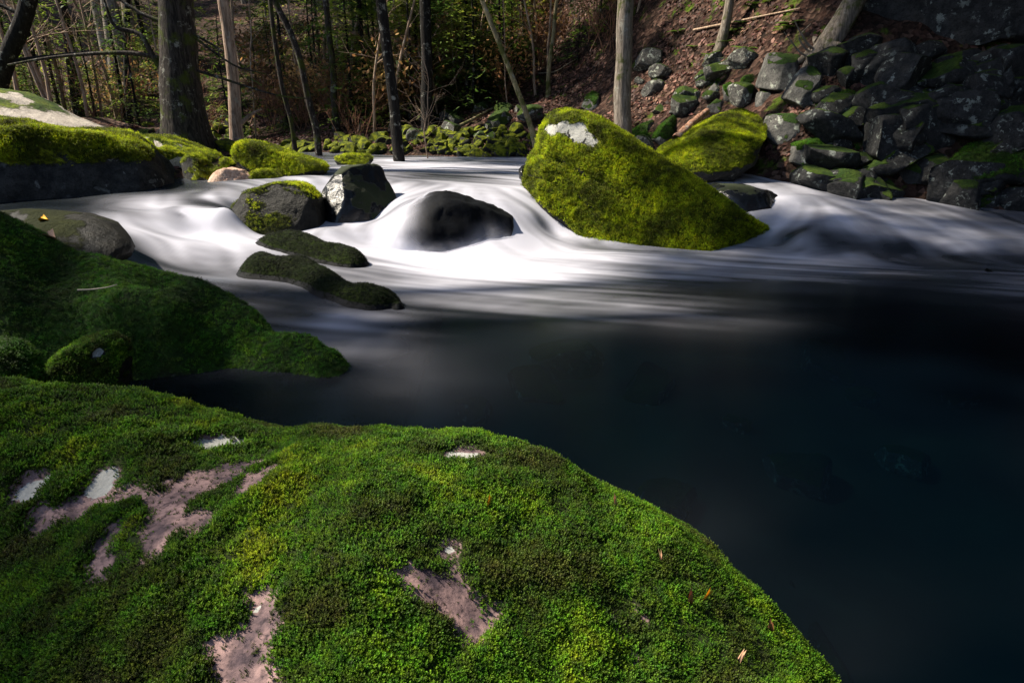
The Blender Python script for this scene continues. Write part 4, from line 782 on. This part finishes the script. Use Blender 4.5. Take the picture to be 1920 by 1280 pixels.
# far wood
FART = []
def far_tree(x, y):
    root = bpy.data.objects.new('far_tree', None); C.objects.link(root); root.location = (x, y, gz(x, y)); tag(root, 'distant trunk with evergreen crown on the far hillside', 'tree', 'trees on the far hillside')
    if not FART:
        mb = MB(); t = np.linspace(0, 1, 8)[:, None]; mb.tube(np.concatenate([.3 * np.sin(4 * t), 0 * t, -.5 + 14 * t], 1), np.linspace(.2, .07, 8), 8); FART.append(mb.data('trunk', M['bark_grey']))
        FART.append(crown_mesh('crown', 1500, 2.4, 1.5, 61, .5, 40, 'needle'))
    s = random.uniform(.7, 1.2); root.scale = (s, s, s); root.rotation_euler[2] = random.uniform(0, 6)
    link('trunk', FART[0], root); link('crown', FART[1], root, (0, 0, random.uniform(7.5, 11)))
place_px(60, (-150, 1500), (38, 70), far_tree)

# tall evergreens added so their out-of-view crowns darken the wood behind
def wood_shade_tree(x, y):
    root = bpy.data.objects.new('wood_shade_tree', None); C.objects.link(root); root.location = (x, y, gz(x, y)); s = random.uniform(.9, 1.3); root.scale = (s, s, s); root.rotation_euler[2] = random.uniform(0, 6)
    tag(root, 'tall trunk added with an unseen crown to shade the wood', 'tree', 'tall trunks added to shade the wood')
    link('trunk', FART[0], root); c = link('crown', CROWN[random.randrange(2)], root, (0, 0, 11)); c.scale = (1.2, 1.2, 1.1)
place_px(5, (110, 330), (22, 30), wood_shade_tree)
# brush of dead twigs
BR = []
for k in range(3):
    mb = MB(); rg = np.random.default_rng(600 + k)
    for j in range(9):
        a = rg.uniform(0, 6.28); d_ = np.array([math.cos(a) * .5, math.sin(a) * .5, 1.0]); d_ /= np.linalg.norm(d_); twig_fan(mb, np.array([rg.normal(0, .2), rg.normal(0, .2), -.05]), d_, rg.uniform(.6, 1.4), .012, 2, rg)
    BR.append(mb.data('bare_shrub', M['brush']))
def brush(x, y):
    o = link('bare_shrub', random.choice(BR), None, (x, y, gz(x, y))); s = random.uniform(.7, 1.5); o.scale = (s, s, s); o.rotation_euler[2] = random.uniform(0, 6.3); tag(o, 'leafless twiggy shrub in the brown understory', 'shrub', 'leafless shrubs in the understory')
place_px(45, (380, 1250), (19, 30), brush); place_px(5, (0, 340), (17, 24), brush)
# shrubs with dry golden leaves, sunlit warmth mixed into their colour
M['gold'] = leafy('golden_sunlit_leaves', [(0.14, 0.07, 0.03), (0.26, 0.13, 0.05), (0.38, 0.22, 0.08), (0.42, 0.3, 0.12)], .5, .4)
GS = []
for k in range(3):
    rg = np.random.default_rng(650 + k); tw = MB()
    for j in range(7):
        a = rg.uniform(0, 6.28); d_ = np.array([math.cos(a) * .5, math.sin(a) * .5, 1.0]); d_ /= np.linalg.norm(d_); twig_fan(tw, np.array([0, 0, -.05]), d_, rg.uniform(.8, 1.8), .012, 1, rg)
    n = 420; c = rg.normal(0, 1, (n, 3)) * [.5, .5, .4] + [0, 0, 1.1]; a = rg.normal(0, 1, (n, 3)); a /= np.linalg.norm(a, axis=1)[:, None]; b = np.cross(a, rg.normal(0, 1, (n, 3))); b /= np.linalg.norm(b, axis=1)[:, None]; L = rg.uniform(.04, .085, (n, 1))
    mb = MB(); mb.tris(np.concatenate([np.stack([c - a * L, c + b * L * .5, c + a * L], 1), np.stack([c - a * L, c + a * L, c - b * L * .5], 1)])); GS.append((tw.data('twigs', M['brush']), mb.data('leaves', M['gold'], smooth=False)))
def gold_shrub(x, y):
    root = bpy.data.objects.new('golden_shrub', None); C.objects.link(root); root.location = (x, y, gz(x, y)); s = random.uniform(.7, 1.4); root.scale = (s, s, s); root.rotation_euler[2] = random.uniform(0, 6.3); tag(root, 'shrub holding dry golden-brown leaves in the wood', 'shrub', 'golden-leaved shrubs in the wood')
    for nm, d_ in zip(('twigs', 'leaves'), random.choice(GS)): link(nm, d_, root)
place_px(34, (420, 1280), (21, 31), gold_shrub); place_px(10, (60, 330), (20, 28), gold_shrub)
# ferns on the slope
def fern_mesh(seed):
    rg = np.random.default_rng(seed); T = []
    for k in range(9):
        a = k * .7 + rg.uniform(0, .4); L = rg.uniform(.28, .45); d_ = np.array([math.cos(a), math.sin(a), 0]); s_ = np.array([-d_[1], d_[0], 0])
        for u in np.linspace(.1, 1, 22):
            c = d_ * L * u + np.array([0, 0, .55 * L * u - .6 * L * u * u * .7 + .03]); wd = .11 * L / .35 * math.sin(math.pi * min(1, u * .9 + .12)) + .01
            for sg in (-1, 1): T.append([c - d_ * .008, c + s_ * sg * wd + d_ * .02 + [0, 0, -.02], c + d_ * .012])
    mb = MB(); mb.tris(np.array(T)); return mb.data('fern', M['fern'], smooth=False)
FE = [fern_mesh(700 + k) for k in range(3)]
for (px, py) in [(1388,52),(1362,85),(1345,95),(1375,70),(1470,70),(1480,62),(1330,110),(1085,115),(1270,70),(1410,20),(1440,15),(1300,95),(1240,130),(1395,95)]:
    d = hit(px, py); p = at_d(px, py, d); o = link('fern', random.choice(FE), None, (p[0], p[1], gz(p[0], p[1]))); s = random.uniform(.5, .9); o.scale = (s, s, s); o.rotation_euler = (.15, .0, random.uniform(0, 6)); tag(o, 'small green fern growing on the leaf-littered slope', 'fern', 'ferns on the slope')

# ------------------------------------------------------------------ leaf litter and small things
def leaf_mesh(name, mat, L=1.0):
    n = 7; t = np.linspace(0, 1, n); w = .32 * np.sin(math.pi * t ** .8) * (1 + .25 * np.sin(t * 14)); z = .05 * np.sin(t * 3.1) ; V = []
    for i in range(n): V += [(t[i] * L - .5 * L, -w[i] * L, z[i] * L + .1 * w[i]), (t[i] * L - .5 * L, 0, z[i] * L - .02), (t[i] * L - .5 * L, w[i] * L, z[i] * L + .12 * w[i])]
    Fq = [(3 * i + a, 3 * i + 3 + a, 3 * i + 4 + a, 3 * i + 1 + a) for i in range(n - 1) for a in (0, 1)]
    return mesh_data(name, np.array(V), np.array(Fq), mat)
LC = bpy.data.collections.new('leaf_shapes'); LC.objects.link(bpy.data.objects.new('dry_leaf', leaf_mesh('dry_leaf', M['litter'])))
n = 90000; X = rng.uniform(-12, 13, n); Y = rng.uniform(9, 27, n); s = sdist(X, Y); dens = fbm(np.stack([X, Y, 0 * X], -1), .6, 3, 88)
k = (s > .25) & (dens > -.25 + .7 * sstep(5.5, 7.5, X) * (1 - sstep(14, 16, Y))) & (np.abs(X) < .95 * Y); X, Y = X[k][:34000], Y[k][:34000]; Z = ground(X, Y); e = .05
nrm = np.stack([-(ground(X + e, Y) - Z) / e, -(ground(X, Y + e) - Z) / e, np.ones(len(X))], -1); nrm /= np.linalg.norm(nrm, axis=1)[:, None]
lo = scatter('leaf_litter', np.stack([X, Y, Z + .015], -1), nrm + rng.normal(0, .45, nrm.shape), rng.uniform(.07, .14, len(X)), LC); tag(lo, 'red-brown fallen leaves covering the wooded banks', 'leaves')
deps = bpy.context.evaluated_depsgraph_get()
def on_surface(px, py):
    r = Vector(ray(px, py)).normalized(); ok, loc, nr, ix, ob, mt = sc.ray_cast(bpy.context.evaluated_depsgraph_get(), Vector((0, 0, CAMZ)), r); return loc, nr
bpy.context.view_layer.update()
def leaf(px, py, L, mat, label, rz=0.0):
    loc, nr = on_surface(px, py); nr = Vector((random.uniform(-.3, .3), -.25, 1)).normalized(); o = link('fallen_leaf', leaf_mesh('fallen_leaf', M[mat], L), None, loc + nr * L * .06); o.rotation_euler = nr.to_track_quat('Z', 'Y').to_euler(); o.rotation_euler.rotate_axis('Z', rz); tag(o, label, 'leaf'); return o
leaf(83, 414, .1, 'yellow_leaf', 'bright yellow leaf on the flat speckled wet rock', .6)
leaf(95, 445, .11, 'pink_leaf', 'pale pink-brown leaf on the flat speckled wet rock', -.3)
for (px, py, L, mt, lb) in [(1155,946,.009,'pink_leaf','tiny orange leaf scrap on the moss, below its crest'),(1240,1050,.009,'pink_leaf','tiny orange-brown leaf curl on the sunny moss'),(1295,1126,.011,'brown_leaf','little red-brown leaf on the sunny moss'),(1322,1122,.012,'yellow_leaf','little yellow leaf scrap beside the red-brown one'),(1445,1180,.014,'brown_leaf','little brown leaf near the moss edge above the pool'),(1385,1238,.011,'pink_leaf','pale curled leaf low on the moss'),(915,948,.009,'yellow_leaf','thin yellow-green blade on the moss')]:
    leaf(px, py, L, mt, lb, random.uniform(0, 6))
# twig on the slab, drift stick, fallen log, branches on the slope
def stick(name, label, pts, w, mat, cat='stick', rough=.0, sub=None):
    P = np.array(pts, float); s = np.r_[0, np.cumsum(np.linalg.norm(np.diff(P, axis=0), axis=1))]; u = np.linspace(0, s[-1], 14); Q = np.stack([np.interp(u, s, P[:, k]) for k in range(3)], -1)
    Q[1:-1] = (Q[:-2] + 2 * Q[1:-1] + Q[2:]) / 4; b = Q[0].copy(); mb = MB(); mb.tube(Q - b, w * np.linspace(1, .55, 14) * (1 + rough * np.sin(np.arange(14) * 2.1)), 8); return tag(link(name, mb.data(name, M[mat]), None, b), label, cat)
pp = [on_surface(x, y)[0] + Vector((0, -.01, .015)) for x, y in ((148, 547), (175, 546), (205, 542), (222, 537))]; stick('twig', 'thin pale twig lying across the long mossy slab', pp, .006, 'twig')
stick('drift_stick', 'dark crooked stick poking from the rock tip in the pool', [at_d(1850,506,6.9), at_d(1862,511,6.92), at_d(1872,518,6.95), at_d(1900,520,7.0)], .02, 'bark_black')
a_, b_ = at_d(1268, 262, 12.3), at_d(1326, 208, 12.9); stick('fallen_log', 'weathered reddish fallen log resting against the brilliant mossy slab', [a_, (a_ + b_) / 2 + [0, 0, .03], b_], .1, 'wood', 'log', .12)
a_, b_ = at_d(1130, 232, 12.2), at_d(1162, 250, 12.4); stick('fallen_log', 'short broken pale wood on the shoulder of the leaning boulder', [a_, (a_ + b_) / 2 + [0, 0, .03], b_], .06, 'wood', 'log', .06)
for (p1, p2, p3, w, lb, mt) in [((1010,140),(1040,138),(1082,112),.02,'crooked fallen branch on the slope by the slender leaning trunk','twig'),((835,252),(880,230),(925,205),.06,'mossy fallen log lying in the far slope leaves','bark_moss'),((840,120),(900,150),(960,175),.05,'dark fallen log in the understory','bark_black'),((672,250),(676,235),(680,222),.05,'short pale broken stub on the shaded bank','bark_sap'),((1330,120),(1345,95),(1352,70),.02,'thin root-like branch hanging on the slope','twig'),((1300,60),(1400,40),(1500,20),.03,'long bare branch lying across the sunlit leaves','bark_sap')]:
    Q = []
    for x, y in (p1, p2, p3): d = hit(x, y); Q.append(at_d(x, y, d - .1) + [0, 0, .04])
    stick('fallen_branch', lb, Q, w, mt, 'branch')
# thin white water sheet sliding over the dome boulder
me = DOME.data; V = np.empty(len(me.vertices) * 3, np.float32); me.vertices.foreach_get('co', V); V = V.reshape(-1, 3).astype(float); W = V + np.array(DOME.location)
px, py, _f = project(W); Nn = np.empty(len(V) * 3, np.float32); me.vertex_normals.foreach_get('vector', Nn); Nn = Nn.reshape(-1, 3)
cx = W[:, 0]; hz = W[:, 2]; x0, x1 = cx.min(), cx.max(); u = (cx - x0) / (x1 - x0)
fv = 1.15 * (1 - sstep(.06, .42, u)) + .55 * (1 - sstep(.05, .28, hz)) + .35 * (1 - sstep(.03, .2, np.abs(u - .74))) * (1 - sstep(.25, .45, hz))
V2 = V + Nn * .025; fc = np.empty(len(me.polygons) * 3, np.int32); me.polygons.foreach_get('vertices', fc); fc = fc.reshape(-1, 3); fc = fc[(fv[fc].max(1) > .01)]
o = link('water_veil', mesh_data('water_veil', V2, fc, M['veil'], {'foam': np.clip(fv, 0, 1), 'streak': 1.3 * fbm(np.stack([cx, 0 * cx, 0 * cx], -1), 9, 3, 5)}), None, DOME.location); tag(o, 'thin white water sliding over the smooth dome boulder', 'water', None, 'stuff')
